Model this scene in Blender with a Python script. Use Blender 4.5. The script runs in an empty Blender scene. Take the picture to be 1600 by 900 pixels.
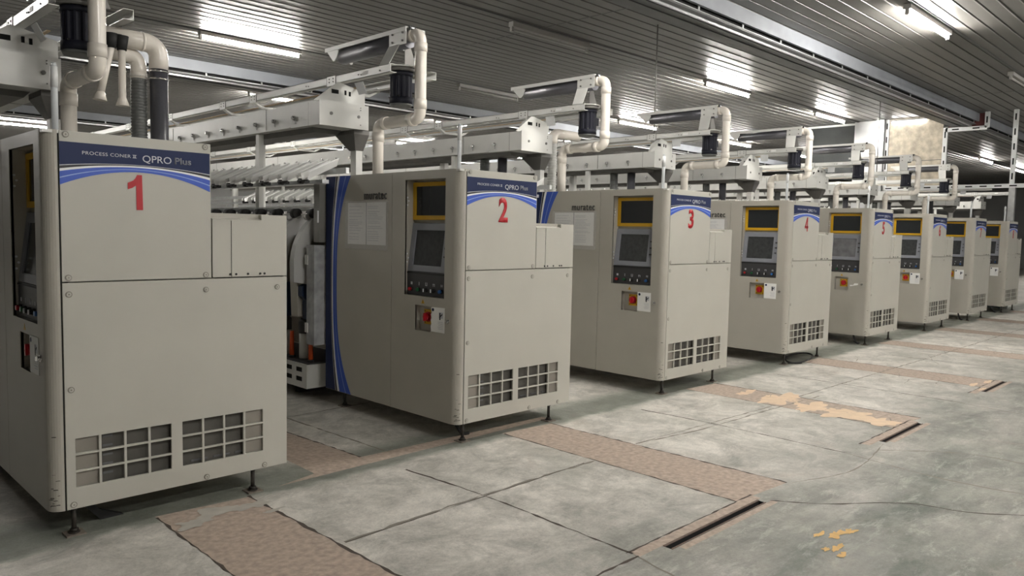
import bpy, bmesh, math, random
from mathutils import Vector, Matrix
PI = math.pi
random.seed(4)
C = bpy.context.scene.collection

# ------------------------------------------------------------------ camera, world, exposure
cam_d = bpy.data.cameras.new('camera'); cam = bpy.data.objects.new('camera', cam_d); C.objects.link(cam)
cam_d.sensor_width = 36.0; cam_d.lens = 1200.114 / 1600 * 36.0; cam_d.clip_end = 200
yaw, pitch, roll = [math.radians(a) for a in (-45.2146, -4.2552, 1.2015)]
fwd = Vector((math.sin(-yaw) * math.cos(pitch), math.cos(yaw) * math.cos(pitch), math.sin(pitch)))
rt = fwd.cross(Vector((0, 0, 1))).normalized(); up = rt.cross(fwd)
r2 = rt * math.cos(roll) + up * math.sin(roll); u2 = up * math.cos(roll) - rt * math.sin(roll)
M = Matrix((r2, u2, -fwd)).transposed().to_4x4(); M.translation = Vector((-3.5003, -3.9314, 1.4874))
cam.matrix_world = M
bpy.context.scene.camera = cam
w = bpy.data.worlds.new('world'); bpy.context.scene.world = w; w.use_nodes = True
w.node_tree.nodes['Background'].inputs[0].default_value = (0.9, 0.95, 1, 1)
w.node_tree.nodes['Background'].inputs[1].default_value = 0.02
vs = bpy.context.scene.view_settings
vs.view_transform = 'Standard'; vs.look = 'None'; vs.gamma = 1; vs.use_curve_mapping = False
vs.exposure = 2.2
TUBE = 90.0          # emission of a fluorescent tube
MX = [None, -2.4712, 0.0, 2.4792, 4.9879, 7.4712, 10.0134, 12.4687, 14.9477, 18.2, 20.7]
H = 1.9; HB = 0.138; HS = 1.208; W1 = 0.704; W = 1.134; XS = -0.06; L = 1.67
CZ = 4.35

# ------------------------------------------------------------------ materials
def mat(name, col, rough=0.5, metal=0.0, noise=0.0, nscale=8, bump=0.0, bscale=200, emit=0, trans=0, alpha=1, spec=0.5, coat=0):
    m = bpy.data.materials.new(name); m.use_nodes = True
    nt = m.node_tree; b = nt.nodes['Principled BSDF']
    b.inputs['Base Color'].default_value = (*col, 1); b.inputs['Roughness'].default_value = rough
    b.inputs['Metallic'].default_value = metal; b.inputs['Specular IOR Level'].default_value = spec
    b.inputs['Transmission Weight'].default_value = trans; b.inputs['Alpha'].default_value = alpha
    b.inputs['Coat Weight'].default_value = coat
    tc = nt.nodes.new('ShaderNodeTexCoord')
    if noise:
        n = nt.nodes.new('ShaderNodeTexNoise'); n.inputs['Scale'].default_value = nscale; n.inputs['Detail'].default_value = 6
        nt.links.new(tc.outputs['Object'], n.inputs['Vector'])
        r = nt.nodes.new('ShaderNodeMapRange'); r.inputs[1].default_value = 0.3; r.inputs[2].default_value = 0.7
        r.inputs[3].default_value = 1 - noise; r.inputs[4].default_value = 1 + noise
        nt.links.new(n.outputs[0], r.inputs[0])
        mx = nt.nodes.new('ShaderNodeVectorMath'); mx.operation = 'SCALE'; mx.inputs[0].default_value = col
        nt.links.new(r.outputs[0], mx.inputs['Scale']); nt.links.new(mx.outputs[0], b.inputs['Base Color'])
    if bump:
        n = nt.nodes.new('ShaderNodeTexNoise'); n.inputs['Scale'].default_value = bscale; n.inputs['Detail'].default_value = 3
        nt.links.new(tc.outputs['Object'], n.inputs['Vector'])
        bp = nt.nodes.new('ShaderNodeBump'); bp.inputs['Strength'].default_value = bump; bp.inputs['Distance'].default_value = 0.002
        nt.links.new(n.outputs[0], bp.inputs['Height']); nt.links.new(bp.outputs[0], b.inputs['Normal'])
    if emit:
        b.inputs['Emission Color'].default_value = (*col, 1); b.inputs['Emission Strength'].default_value = emit
    return m
BEIGE = (0.465, 0.455, 0.405)
m_body = mat('beige powder coat', BEIGE, 0.42, noise=0.03, nscale=3, bump=0.15, bscale=400)
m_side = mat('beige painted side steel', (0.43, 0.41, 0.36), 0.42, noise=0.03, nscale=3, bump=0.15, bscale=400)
m_grey = mat('light grey painted steel', (0.66, 0.66, 0.63), 0.35, noise=0.05, nscale=4)
m_galv = mat('galvanised steel', (0.55, 0.56, 0.56), 0.35, metal=0.7, noise=0.10, nscale=10)
m_dgrey = mat('dark grey steel', (0.16, 0.155, 0.145), 0.5, metal=0.3, noise=0.1)  # plain dark grey for brackets, bolts and rods
m_pvc = mat('ivory pvc', (0.80, 0.75, 0.68), 0.22, noise=0.03)
m_black = mat('black motor paint', (0.010, 0.011, 0.020), 0.6, spec=0.3)
m_rub = mat('black rubber', (0.015, 0.015, 0.015), 0.7)
m_hose = mat('grey ribbed hose', (0.12, 0.125, 0.12), 0.45)
m_wrap = mat('dark tape wrap', (0.075, 0.075, 0.085), 0.3, bump=1.0, bscale=30)
m_drum = mat('dark grey drum tube', (0.13, 0.13, 0.145), 0.33, metal=0.5)
m_chrome = mat('chrome', (0.7, 0.7, 0.7), 0.15, metal=1)
m_navy = mat('navy decal', (0.010, 0.020, 0.075), 0.45, spec=0.25)
m_blue = mat('blue decal', (0.035, 0.095, 0.50), 0.4)
m_lblue = mat('pale blue line', (0.30, 0.42, 0.72), 0.4)
m_white = mat('white decal', (0.82, 0.83, 0.85), 0.4)
m_blk = mat('black decal', (0.01, 0.01, 0.015), 0.4)
m_txt = mat('silver lettering', (0.55, 0.56, 0.6), 0.4)
m_txt2 = mat('grey lettering', (0.16, 0.17, 0.2), 0.4)
m_red = mat('red number', (0.42, 0.006, 0.014), 0.45)
m_yel = mat('yellow frame', (0.62, 0.36, 0.01), 0.35)
m_scr = mat('display frame grey', (0.24, 0.25, 0.28), 0.4)
m_glass = mat('dark glass', (0.018, 0.021, 0.025), 0.14)
m_lcd = mat('dark lcd', (0.045, 0.048, 0.05), 0.16, noise=0.2, nscale=30)
m_lcdglare = mat('lcd with painted reflection', (0.16, 0.16, 0.17), 0.2, noise=0.25, nscale=9)  # pale reflection is put into this display's base colour
m_strip = mat('charcoal control strip', (0.045, 0.045, 0.048), 0.45)
m_bred = mat('red button', (0.45, 0.01, 0.02), 0.3); m_bgrn = mat('green button', (0.01, 0.10, 0.035), 0.3); m_bblu = mat('blue button', (0.02, 0.10, 0.30), 0.3)
m_paper = mat('white paper', (0.86, 0.86, 0.84), 0.6)
m_plast = mat('cloudy plastic', (0.45, 0.46, 0.47), 0.25, alpha=0.9, noise=0.2, nscale=12)
m_filt = mat('dark filter mesh', (0.085, 0.08, 0.07), 0.7, noise=0.15, nscale=5)
m_filt2 = mat('taupe baffle', (0.24, 0.22, 0.19), 0.6, noise=0.08)
m_drk2 = mat('dim slats', (0.12, 0.12, 0.125), 0.6)
m_or = mat('orange tube', (0.62, 0.09, 0.02), 0.4)
m_dblue = mat('dark blue panel', (0.012, 0.025, 0.06), 0.4)
m_clear = mat('clear acrylic tube', (0.75, 0.78, 0.80), 0.1, alpha=0.75)
m_foot = mat('rusty black bolt', (0.03, 0.025, 0.02), 0.6, noise=0.3, nscale=40)
m_rust = mat('floor plate', (0.20, 0.17, 0.14), 0.7, noise=0.3, nscale=30)
m_slat = mat('ceiling slat', (0.125, 0.12, 0.112), 0.40, metal=0.0, noise=0.10, nscale=1.2, spec=0.35)
m_fas = mat('pale fascia metal', (0.26, 0.275, 0.30), 0.5, noise=0.12, nscale=2.5)
m_duct = mat('dark duct underside', (0.07, 0.07, 0.07), 0.45, metal=0.0, noise=0.25, nscale=2)
m_void = mat('black gap', (0.004, 0.004, 0.004), 0.9)  # near-black colour stands in for the darkness inside gaps and slots
m_maroon = mat('maroon board', (0.10, 0.02, 0.02), 0.6)
m_osb = mat('flaky board', (0.42, 0.37, 0.29), 0.55, noise=0.28, nscale=9)
m_wallw = mat('white wall panel', (0.75, 0.76, 0.77), 0.5, noise=0.04)
m_wall = mat('grey wall', (0.30, 0.30, 0.29), 0.7, noise=0.08, nscale=1)
m_alu = mat('white slotted aluminium', (0.72, 0.73, 0.73), 0.4)
m_drk = mat('smoked panel', (0.08, 0.085, 0.085), 0.25, metal=0.3, noise=0.15, nscale=2)
m_card = mat('tan cable tape', (0.55, 0.40, 0.24), 0.6)
m_tube = mat('fluorescent tube', (1.0, 0.965, 0.91), 0.4, emit=TUBE)
m_tubedim = mat('dim fluorescent tube', (1.0, 0.98, 0.97), 0.4, emit=5)
m_lampb = mat('lamp batten', (0.36, 0.35, 0.33), 0.5)

# ------------------------------------------------------------------ mesh helpers
class MB:
    def __init__(s): s.v = []; s.f = []; s.m = []; s.sm = []
    def add(s, vs, fs, mi=0, smooth=False):
        o = len(s.v); s.v += [tuple(v) for v in vs]
        for f in fs: s.f.append(tuple(i + o for i in f)); s.m.append(mi); s.sm.append(smooth)
        return s
    def box(s, x0, x1, y0, y1, z0, z1, mi=0, skip=''):
        v = [(x, y, z) for z in (z0, z1) for y in (y0, y1) for x in (x0, x1)]
        F = {'b': (0, 2, 3, 1), 't': (4, 5, 7, 6), 'f': (0, 1, 5, 4), 'k': (2, 6, 7, 3), 'l': (0, 4, 6, 2), 'r': (1, 3, 7, 5)}
        return s.add(v, [F[k] for k in F if k not in skip], mi)
    def prism(s, pts, axis, a, b, mi=0, smooth=False):
        # pts in the two remaining axes, extruded along axis from a to b
        def P(p, t):
            return {0: (t, p[0], p[1]), 1: (p[0], t, p[1]), 2: (p[0], p[1], t)}[axis]
        n = len(pts); v = [P(p, a) for p in pts] + [P(p, b) for p in pts]
        s.add(v, [tuple(range(n))[::-1], tuple(range(n, 2 * n))], mi)
        s.add(v, [(i, (i + 1) % n, n + (i + 1) % n, n + i) for i in range(n)], mi, smooth)
        return s
    def cyl(s, p0, p1, r0, r1=None, n=20, mi=0, caps=True):
        r1 = r0 if r1 is None else r1
        p0 = Vector(p0); p1 = Vector(p1); d = (p1 - p0).normalized()
        a = d.orthogonal().normalized(); b = d.cross(a)
        v = [p0 + (a * math.cos(2 * PI * i / n) + b * math.sin(2 * PI * i / n)) * r0 for i in range(n)] + \
            [p1 + (a * math.cos(2 * PI * i / n) + b * math.sin(2 * PI * i / n)) * r1 for i in range(n)]
        s.add(v, [(i, (i + 1) % n, n + (i + 1) % n, n + i) for i in range(n)], mi, True)
        if caps: s.add(v, [tuple(range(n))[::-1], tuple(range(n, 2 * n))], mi)
        return s
    def tube(s, path, rad, n=16, mi=0):
        # path of points; rad number or list
        P = [Vector(p) for p in path]; R = rad if isinstance(rad, (list, tuple)) else [rad] * len(P)
        T = []
        for i in range(len(P)):
            t = (P[min(i + 1, len(P) - 1)] - P[max(i - 1, 0)]).normalized(); T.append(t)
        a = T[0].orthogonal().normalized(); v = []
        for i, p in enumerate(P):
            a = (a - T[i] * a.dot(T[i])).normalized(); b = T[i].cross(a)
            v += [p + (a * math.cos(2 * PI * k / n) + b * math.sin(2 * PI * k / n)) * R[i] for k in range(n)]
        f = [(i * n + k, i * n + (k + 1) % n, (i + 1) * n + (k + 1) % n, (i + 1) * n + k) for i in range(len(P) - 1) for k in range(n)]
        s.add(v, f, mi, True)
        s.add(v, [tuple(range(n))[::-1], tuple(range((len(P) - 1) * n, len(P) * n))], mi)
        return s
    def mesh(s, name, mats, bevel=0):
        me = bpy.data.meshes.new(name); me.from_pydata(s.v, [], s.f)
        for m in mats: me.materials.append(m)
        for p, mi, sm in zip(me.polygons, s.m, s.sm): p.material_index = mi; p.use_smooth = sm
        bm = bmesh.new(); bm.from_mesh(me)
        bmesh.ops.remove_doubles(bm, verts=bm.verts, dist=1e-5)
        bmesh.ops.recalc_face_normals(bm, faces=bm.faces)
        bm.to_mesh(me); bm.free(); me['bevel'] = bevel
        return me

def holed(u0, u1, v0, v1, holes, d0, d1, orient, mi=0, mb=None):
    """slab with rectangular holes. orient 'front': u=x v=z depth=y ; 'side': u=y v=z depth=x"""
    mb = mb or MB()
    us = sorted({u0, u1, *[h[0] for h in holes], *[h[1] for h in holes]}); vs_ = sorted({v0, v1, *[h[2] for h in holes], *[h[3] for h in holes]})
    def P(u, v, d): return (u, d, v) if orient == 'front' else (d, u, v)
    def solid(i, j):
        if i < 0 or j < 0 or i >= len(us) - 1 or j >= len(vs_) - 1: return False
        cu = (us[i] + us[i + 1]) / 2; cv = (vs_[j] + vs_[j + 1]) / 2
        return not any(h[0] < cu < h[1] and h[2] < cv < h[3] for h in holes)
    for i in range(len(us) - 1):
        for j in range(len(vs_) - 1):
            if not solid(i, j): continue
            a, b, c, e = us[i], us[i + 1], vs_[j], vs_[j + 1]
            for dd in (d0, d1): mb.add([P(a, c, dd), P(b, c, dd), P(b, e, dd), P(a, e, dd)], [(0, 1, 2, 3)], mi)
            if not solid(i - 1, j): mb.add([P(a, c, d0), P(a, e, d0), P(a, e, d1), P(a, c, d1)], [(0, 1, 2, 3)], mi)
            if not solid(i + 1, j): mb.add([P(b, c, d0), P(b, e, d0), P(b, e, d1), P(b, c, d1)], [(0, 1, 2, 3)], mi)
            if not solid(i, j - 1): mb.add([P(a, c, d0), P(b, c, d0), P(b, c, d1), P(a, c, d1)], [(0, 1, 2, 3)], mi)
            if not solid(i, j + 1): mb.add([P(a, e, d0), P(b, e, d0), P(b, e, d1), P(a, e, d1)], [(0, 1, 2, 3)], mi)
    return mb

def obj(name, me, parent=None, loc=(0, 0, 0), rot=(0, 0, 0), label=None):
    o = bpy.data.objects.new(name, me); C.objects.link(o); o.location = loc; o.rotation_euler = rot
    if parent: o.parent = parent
    if me is not None and me.get('bevel', 0):
        b = o.modifiers.new('bevel', 'BEVEL'); b.width = me['bevel']; b.segments = 2; b.limit_method = 'ANGLE'; b.angle_limit = 0.7
    if label: o['label'] = label
    return o
def thing(name, label, cat, loc=(0, 0, 0), group=None, rz=0):
    o = bpy.data.objects.new(name, None); C.objects.link(o); o.location = loc; o.rotation_euler = (0, 0, rz)
    o.empty_display_size = 0.1
    o['label'] = label; o['category'] = cat
    if group: o['group'] = group
    return o
def tag(o, label, cat, group=None):
    o['label'] = label; o['category'] = cat
    if group: o['group'] = group
    return o
def struct(name, me, loc=(0, 0, 0)):
    o = obj(name, me, None, loc); o['kind'] = 'structure'; return o
cache = {}
def cm(key, fn):
    if key not in cache: cache[key] = fn()
    return cache[key]
def part(name, key, fn, parent, loc=(0, 0, 0), rot=(0, 0, 0), label=None):
    return obj(name, cm(key, fn), parent, loc, rot, label)
def text_mesh(txt, height, m, orient, ox, oy, depth=0.001, bold=0.0, sx=1.0, spacing=1.0):
    """cap-height 'height'; orient front: +x right at y=oy plane ; side: reads toward -y"""
    cu = bpy.data.curves.new('t', 'FONT'); cu.body = txt; cu.size = 1; cu.offset = bold; cu.space_character = spacing
    cu.extrude = 0.0; cu.resolution_u = 4
    o = bpy.data.objects.new('t', cu); C.objects.link(o)
    dg = bpy.context.evaluated_depsgraph_get(); dg.update()
    me = bpy.data.meshes.new_from_object(o.evaluated_get(dg)); bpy.data.objects.remove(o); bpy.data.curves.remove(cu)
    k = height / 0.70
    for v in me.vertices:
        x, y = v.co.x * k * sx, v.co.y * k
        v.co = (x, 0, y) if orient == 'front' else (0, -x, y)
    bm = bmesh.new(); bm.from_mesh(me)
    r = bmesh.ops.extrude_face_region(bm, geom=bm.faces[:])
    dv = Vector((0, depth, 0)) if orient == 'front' else Vector((depth, 0, 0))
    bmesh.ops.translate(bm, verts=[e for e in r['geom'] if isinstance(e, bmesh.types.BMVert)], vec=dv)
    bmesh.ops.recalc_face_normals(bm, faces=bm.faces)
    bm.to_mesh(me); bm.free(); me.materials.clear(); me.materials.append(m)
    return me

# ------------------------------------------------------------------ setting: floor
def floor_material():
    m = bpy.data.materials.new('worn painted concrete'); m.use_nodes = True; nt = m.node_tree; N = nt.nodes; Lk = nt.links
    b = N['Principled BSDF']; tc = N.new('ShaderNodeTexCoord')
    def noise(sc, det=8, rough=0.6, dist=0, vec=None):
        n = N.new('ShaderNodeTexNoise'); n.inputs['Scale'].default_value = sc; n.inputs['Detail'].default_value = det
        n.inputs['Roughness'].default_value = rough; n.inputs['Distortion'].default_value = dist
        Lk.new(vec or tc.outputs['Object'], n.inputs['Vector']); return n.outputs[0]
    def ramp(src, a, bb, ca=0, cb=1):
        r = N.new('ShaderNodeMapRange'); r.inputs[1].default_value = a; r.inputs[2].default_value = bb; r.inputs[3].default_value = ca; r.inputs[4].default_value = cb
        Lk.new(src, r.inputs[0]); return r.outputs[0]
    def mix(f, a, bb):
        x = N.new('ShaderNodeMix'); x.data_type = 'RGBA'
        if isinstance(f, float): x.inputs[0].default_value = f
        else: Lk.new(f, x.inputs[0])
        for k, c in ((6, a), (7, bb)):
            if isinstance(c, tuple): x.inputs[k].default_value = (*c, 1)
            else: Lk.new(c, x.inputs[k])
        return x.outputs[2]
    def mth(op, a, bb=None):
        x = N.new('ShaderNodeMath'); x.operation = op
        for k, c in ((0, a), (1, bb)):
            if c is None: continue
            if isinstance(c, (int, float)): x.inputs[k].default_value = c
            else: Lk.new(c, x.inputs[k])
        return x.outputs[0]
    sep = N.new('ShaderNodeSeparateXYZ'); Lk.new(tc.outputs['Object'], sep.inputs[0]); X, Y = sep.outputs[0], sep.outputs[1]
    mp = N.new('ShaderNodeMapping'); mp.inputs['Scale'].default_value = (0.55, 1.6, 1); Lk.new(tc.outputs['Object'], mp.inputs[0])
    light = (0.40, 0.385, 0.35); green = (0.185, 0.205, 0.178); brown = (0.24, 0.195, 0.155)
    pale = mix(ramp(noise(3.2, 10, 0.78, 0.5), 0.36, 0.60), (0.36, 0.35, 0.315), (0.72, 0.69, 0.63))
    grn = mix(ramp(noise(1.6, 9, 0.72, 0.3, mp.outputs[0]), 0.38, 0.64), (0.13, 0.145, 0.124), (0.35, 0.34, 0.305))
    # traffic aisle (y < -1.9) keeps more of its green paint, the strip by the machines is worn pale
    edge = mth('ADD', Y, mth('MULTIPLY', mth('SUBTRACT', noise(1.1, 6, 0.6), 0.5), 1.8))
    f1 = ramp(edge, -2.3, -1.3)
    c = mix(f1, grn, pale)
    c = mix(ramp(noise(5.5, 9, 0.8, 0.4, mp.outputs[0]), 0.52, 0.62, 0, 0.28), c, (0.74, 0.72, 0.66))
    c = mix(ramp(noise(0.9, 7, 0.7, 0.6), 0.50, 0.66, 0, 0.6), c, (0.36, 0.36, 0.315))
    c = mix(ramp(noise(1.3, 8, 0.7, 0.8), 0.60, 0.72, 0, 0.45), c, (0.38, 0.31, 0.26))
    # older green paint left right in front of / under the cabinets
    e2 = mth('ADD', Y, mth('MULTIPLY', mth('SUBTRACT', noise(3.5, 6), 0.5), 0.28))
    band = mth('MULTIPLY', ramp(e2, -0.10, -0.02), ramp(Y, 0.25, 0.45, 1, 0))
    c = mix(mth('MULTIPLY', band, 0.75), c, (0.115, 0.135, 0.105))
    fine = mth('MULTIPLY', ramp(noise(14, 10, 0.85), 0.3, 0.7, 0.80, 1.16), ramp(noise(70, 6, 0.9), 0.3, 0.7, 0.80, 1.18))
    spots = ramp(noise(85, 2, 0.5), 0.70, 0.74, 1.0, 0.5)
    sc = N.new('ShaderNodeVectorMath'); sc.operation = 'SCALE'; Lk.new(c, sc.inputs[0]); Lk.new(mth('MULTIPLY', fine, spots), sc.inputs['Scale'])
    Lk.new(sc.outputs[0], b.inputs['Base Color'])
    Lk.new(ramp(noise(4, 6), 0.3, 0.7, 0.42, 0.72), b.inputs['Roughness'])
    bp = N.new('ShaderNodeBump'); bp.inputs['Strength'].default_value = 0.35; bp.inputs['Distance'].default_value = 0.004
    Lk.new(noise(25, 8, 0.7), bp.inputs['Height']); Lk.new(bp.outputs[0], b.inputs['Normal'])
    return m
m_floor = floor_material()
m_brown = mat('brown infill concrete', (0.44, 0.355, 0.29), 0.75, noise=0.22, nscale=30, bump=0.6, bscale=90)
m_crack = mat('dirty floor joint', (0.075, 0.06, 0.048), 0.9)
m_crack2 = mat('faint joint grime', (0.24, 0.22, 0.185), 0.9)
m_tan = mat('bare screed patch', (0.72, 0.56, 0.40), 0.8, noise=0.08, nscale=14)
m_ypaint = mat('yellow paint remnant', (0.66, 0.42, 0.16), 0.7, noise=0.15, nscale=20)
m_steel = mat('rusty slot steel', (0.14, 0.095, 0.075), 0.7, noise=0.3, nscale=25)
m_gpaint = mat('pale worn patch', (0.46, 0.44, 0.39), 0.7, noise=0.1, nscale=12)
slots = [(-0.44, 0.50, -1.992, -1.958), (2.37, 3.20, -1.990, -1.962), (5.12, 5.92, -1.988, -1.964)]
FX0, FX1, FY0, FY1 = -14.0, 46.0, -10.0, 30.0
fm = MB()
us = sorted({FX0, FX1, *[s[0] for s in slots], *[s[1] for s in slots]}); vv = sorted({FY0, FY1, *[s[2] for s in slots], *[s[3] for s in slots]})
for i in range(len(us) - 1):
    for j in range(len(vv) - 1):
        cu, cv = (us[i] + us[i + 1]) / 2, (vv[j] + vv[j + 1]) / 2
        if any(s[0] < cu < s[1] and s[2] < cv < s[3] for s in slots): continue
        fm.add([(us[i], vv[j], 0), (us[i + 1], vv[j], 0), (us[i + 1], vv[j + 1], 0), (us[i], vv[j + 1], 0)], [(0, 1, 2, 3)], 0)
rnd = random.Random(7)
def ribbon(path, wid, mi, z=0.0008, jit=0.38, seg=0.05):
    if len(path) > 2:
        q = [path[0]] + list(path) + [path[-1]]; sm = []
        for i in range(1, len(q) - 2):
            for k in range(6):
                t = k / 6; sm.append(tuple(0.5 * (2 * q[i][c] + (q[i + 1][c] - q[i - 1][c]) * t + (2 * q[i - 1][c] - 5 * q[i][c] + 4 * q[i + 1][c] - q[i + 2][c]) * t * t + (-q[i - 1][c] + 3 * q[i][c] - 3 * q[i + 1][c] + q[i + 2][c]) * t ** 3) for c in (0, 1)))
        path = sm + [path[-1]]
    pts = []
    for (a, b) in zip(path[:-1], path[1:]):
        n = max(1, int(math.hypot(b[0] - a[0], b[1] - a[1]) / seg))
        for k in range(n): pts.append((a[0] + (b[0] - a[0]) * k / n, a[1] + (b[1] - a[1]) * k / n))
    pts.append(path[-1]); v = []
    for i, p in enumerate(pts):
        q0 = pts[max(0, i - 1)]; q1 = pts[min(len(pts) - 1, i + 1)]; dx, dy = q1[0] - q0[0], q1[1] - q0[1]; l = math.hypot(dx, dy) or 1
        wn = wid * (1 + rnd.uniform(-jit, jit) * 2); off = rnd.uniform(-jit, jit) * wid
        nx, ny = -dy / l, dx / l
        v += [(p[0] + nx * (off + wn / 2), p[1] + ny * (off + wn / 2), z), (p[0] + nx * (off - wn / 2), p[1] + ny * (off - wn / 2), z)]
    fm.add(v, [(2 * i, 2 * i + 1, 2 * i + 3, 2 * i + 2) for i in range(len(pts) - 1)], mi)
bz = [0.0012]
def blob(cx, cy, rx, ry, mi, z=None, n=40, rough=0.35, seed=0, rot=0):
    bz[0] += 0.00004; z = bz[0]
    r = random.Random(seed); ph = [(r.uniform(0, 6.28), r.uniform(0.3, 1) * rough / (k ** 0.7), k) for k in range(2, 11)]
    pts = []
    for i in range(n):
        t = 2 * PI * i / n; q = 1 + sum(a * math.sin(k * t + p) for p, a, k in ph)*0.7
        q = max(q, 0.15); x, y = rx * q * math.cos(t), ry * q * math.sin(t)
        pts.append((cx + x * math.cos(rot) - y * math.sin(rot), cy + x * math.sin(rot) + y * math.cos(rot), z))
    fm.add([(cx, cy, z)] + pts, [(0, 1 + i, 1 + (i + 1) % n) for i in range(n)], mi)
def poly(pts, mi, z=0.0004): fm.add([(x, y, z) for x, y in pts], [tuple(range(len(pts)))], mi)
# brown infill strips running from each machine out into the aisle
for i in range(1, 10):
    x = MX[i]; e = -1.88 if i > 1 else -2.6
    poly([(x + 0.39, e), (x + 0.93, e - 0.04), (x + 0.90, -0.02), (x + 0.41, 0.02)], 1)
    ribbon([(x + 0.39, e), (x + 0.41, 0.0)], 0.012, 2); ribbon([(x + 0.93, e - 0.04), (x + 0.90, 0.0)], 0.014, 2)
poly([(-1.38, 0.03), (1.0, 0.10), (1.0, 0.17), (-0.70, 0.20)], 1)
poly([(-1.1, 0.10), (-0.70, 0.20), (-0.80, 1.6), (-1.05, 1.7)], 1, 0.0006)
ribbon([(-0.70, 0.2), (-0.80, 1.9)], 0.012, 2); ribbon([(-0.50, 0.22), (-0.58, 2.2)], 0.014, 3)
ribbon([(-1.5, 1.42), (0.9, 1.50)], 0.014, 3)
for x0, x1, y0, y1 in slots:
    poly([(x0 - 0.18, y1 + 0.015), (x1 + 0.05, y1 + 0.015), (x1 + 0.05, y1 + 0.075), (x0 - 0.18, y1 + 0.075)], 1, 0.0006)
    poly([(x0 + 0.05, y0 - 0.012), (x1 + 0.06, y0 - 0.012), (x1 + 0.06, y0 - 0.05), (x0 + 0.05, y0 - 0.05)], 1, 0.0006)
    fm.box(x0, x1, y0, y1, -0.12, 0.0, 8, skip='t')  # slot walls painted black to give the shade inside
    fm.box(x0, x1, y1, y1 + 0.012, 0.0, 0.004, 4, skip='b'); fm.box(x0, x1, y0 - 0.008, y0, 0.0, 0.003, 4, skip='b')
    ribbon([(x0 - 0.2, y1 + 0.08), (x1 + 0.06, y1 + 0.08)], 0.009, 2)
# slab joints
for i in range(1, 9):
    xs = MX[i] - 0.64
    ribbon([(xs, -0.2), (xs + 0.04, -0.87), (xs + 0.02, -1.9)], 0.012, 2)
    if i > 1: ribbon([(xs + 0.02, -1.9), (xs - 0.1, -2.6), (xs + 0.05, -3.4)], 0.012, 3)
ribbon([(-3.6, -1.0), (-2.1, -0.93)], 0.014, 3); ribbon([(-1.53, -0.9), (-0.63, -0.86), (0.38, -0.86)], 0.020, 3); ribbon([(-1.53, -0.9), (0.3, -0.85)], 0.006, 2, z=0.001)
ribbon([(0.95, -0.80), (1.68, -0.90), (2.6, -0.93), (3.6, -0.98)], 0.014, 3)
ribbon([(0.93, -0.80), (2.85, -0.88)], 0.010, 3, z=0.001)
ribbon([(3.4, -0.86), (5.3, -0.88), (8, -0.92), (15, -0.95)], 0.012, 3)
ribbon([(-3.5, -1.93), (-0.62, -1.93)], 0.012, 2); ribbon([(0.55, -2.0), (0.75, -2.25), (1.1, -2.55), (1.25, -2.9), (1.9, -3.6)], 0.010, 2)
ribbon([(0.95, -1.94), (1.5, -2.1), (2.3, -2.0)], 0.008, 3); ribbon([(2.1, -2.02), (2.5, -2.5), (2.6, -3.1), (3.4, -4.2)], 0.016, 3)
for q in range(12):
    x, y = rnd.uniform(1.5, 11), rnd.uniform(-1.8, -0.4); p = [(x, y)]
    for k in range(5): x += rnd.uniform(0.05, 0.3); y += rnd.uniform(-0.22, 0.16); p.append((x, y))
    ribbon(p, 0.004, 3, jit=0.6)
# bare patches and paint remnants
for k in range(26):
    t = rnd.random(); blob(3.20 - 0.2 * t + rnd.gauss(0, .10), -0.55 - 1.25 * t, rnd.uniform(.02, .07), rnd.uniform(.02, .06), 5, rough=0.8, seed=100 + k, n=26)
for a in ((3.18, -0.78, .26, .13, 3), (3.10, -1.12, .22, .10, 4), (3.02, -1.42, .20, .12, 5), (3.00, -1.70, .16, .14, 6), (3.2, -0.45, .12, .06, 8)):
    blob(*a[:4], 5, seed=a[4], rough=0.75, n=70)
for a in ((0.33, -2.46, .06, .028, 3), (0.42, -2.49, .05, .02, 5), (0.27, -2.40, .05, .014, 9), (0.17, -2.53, .055, .018, 4), (0.11, -2.50, .03, .012, 6), (0.10, -2.58, .03, .02, 8)):
    blob(*a[:4], 6, rough=0.7, seed=a[4])
for a in ((5.45, -1.80, .12, .03, 1), (5.75, -1.86, .12, .03, 2), (5.25, -1.93, .10, .02, 3)): blob(*a[:4], 5, seed=a[4] + 30)
for a in ((-1.78, -0.12, .14, .05, 3), (-1.62, -0.16, .10, .04, 4), (-1.95, -0.2, .08, .06, 5), (-1.58, -0.30, .05, .02, 7)): blob(*a[:4], 7, rough=0.7, seed=a[4] + 50)
struct('floor', fm.mesh('floor', [m_floor, m_brown, m_crack, m_crack2, m_steel, m_tan, m_ypaint, m_gpaint, m_void]))

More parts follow.
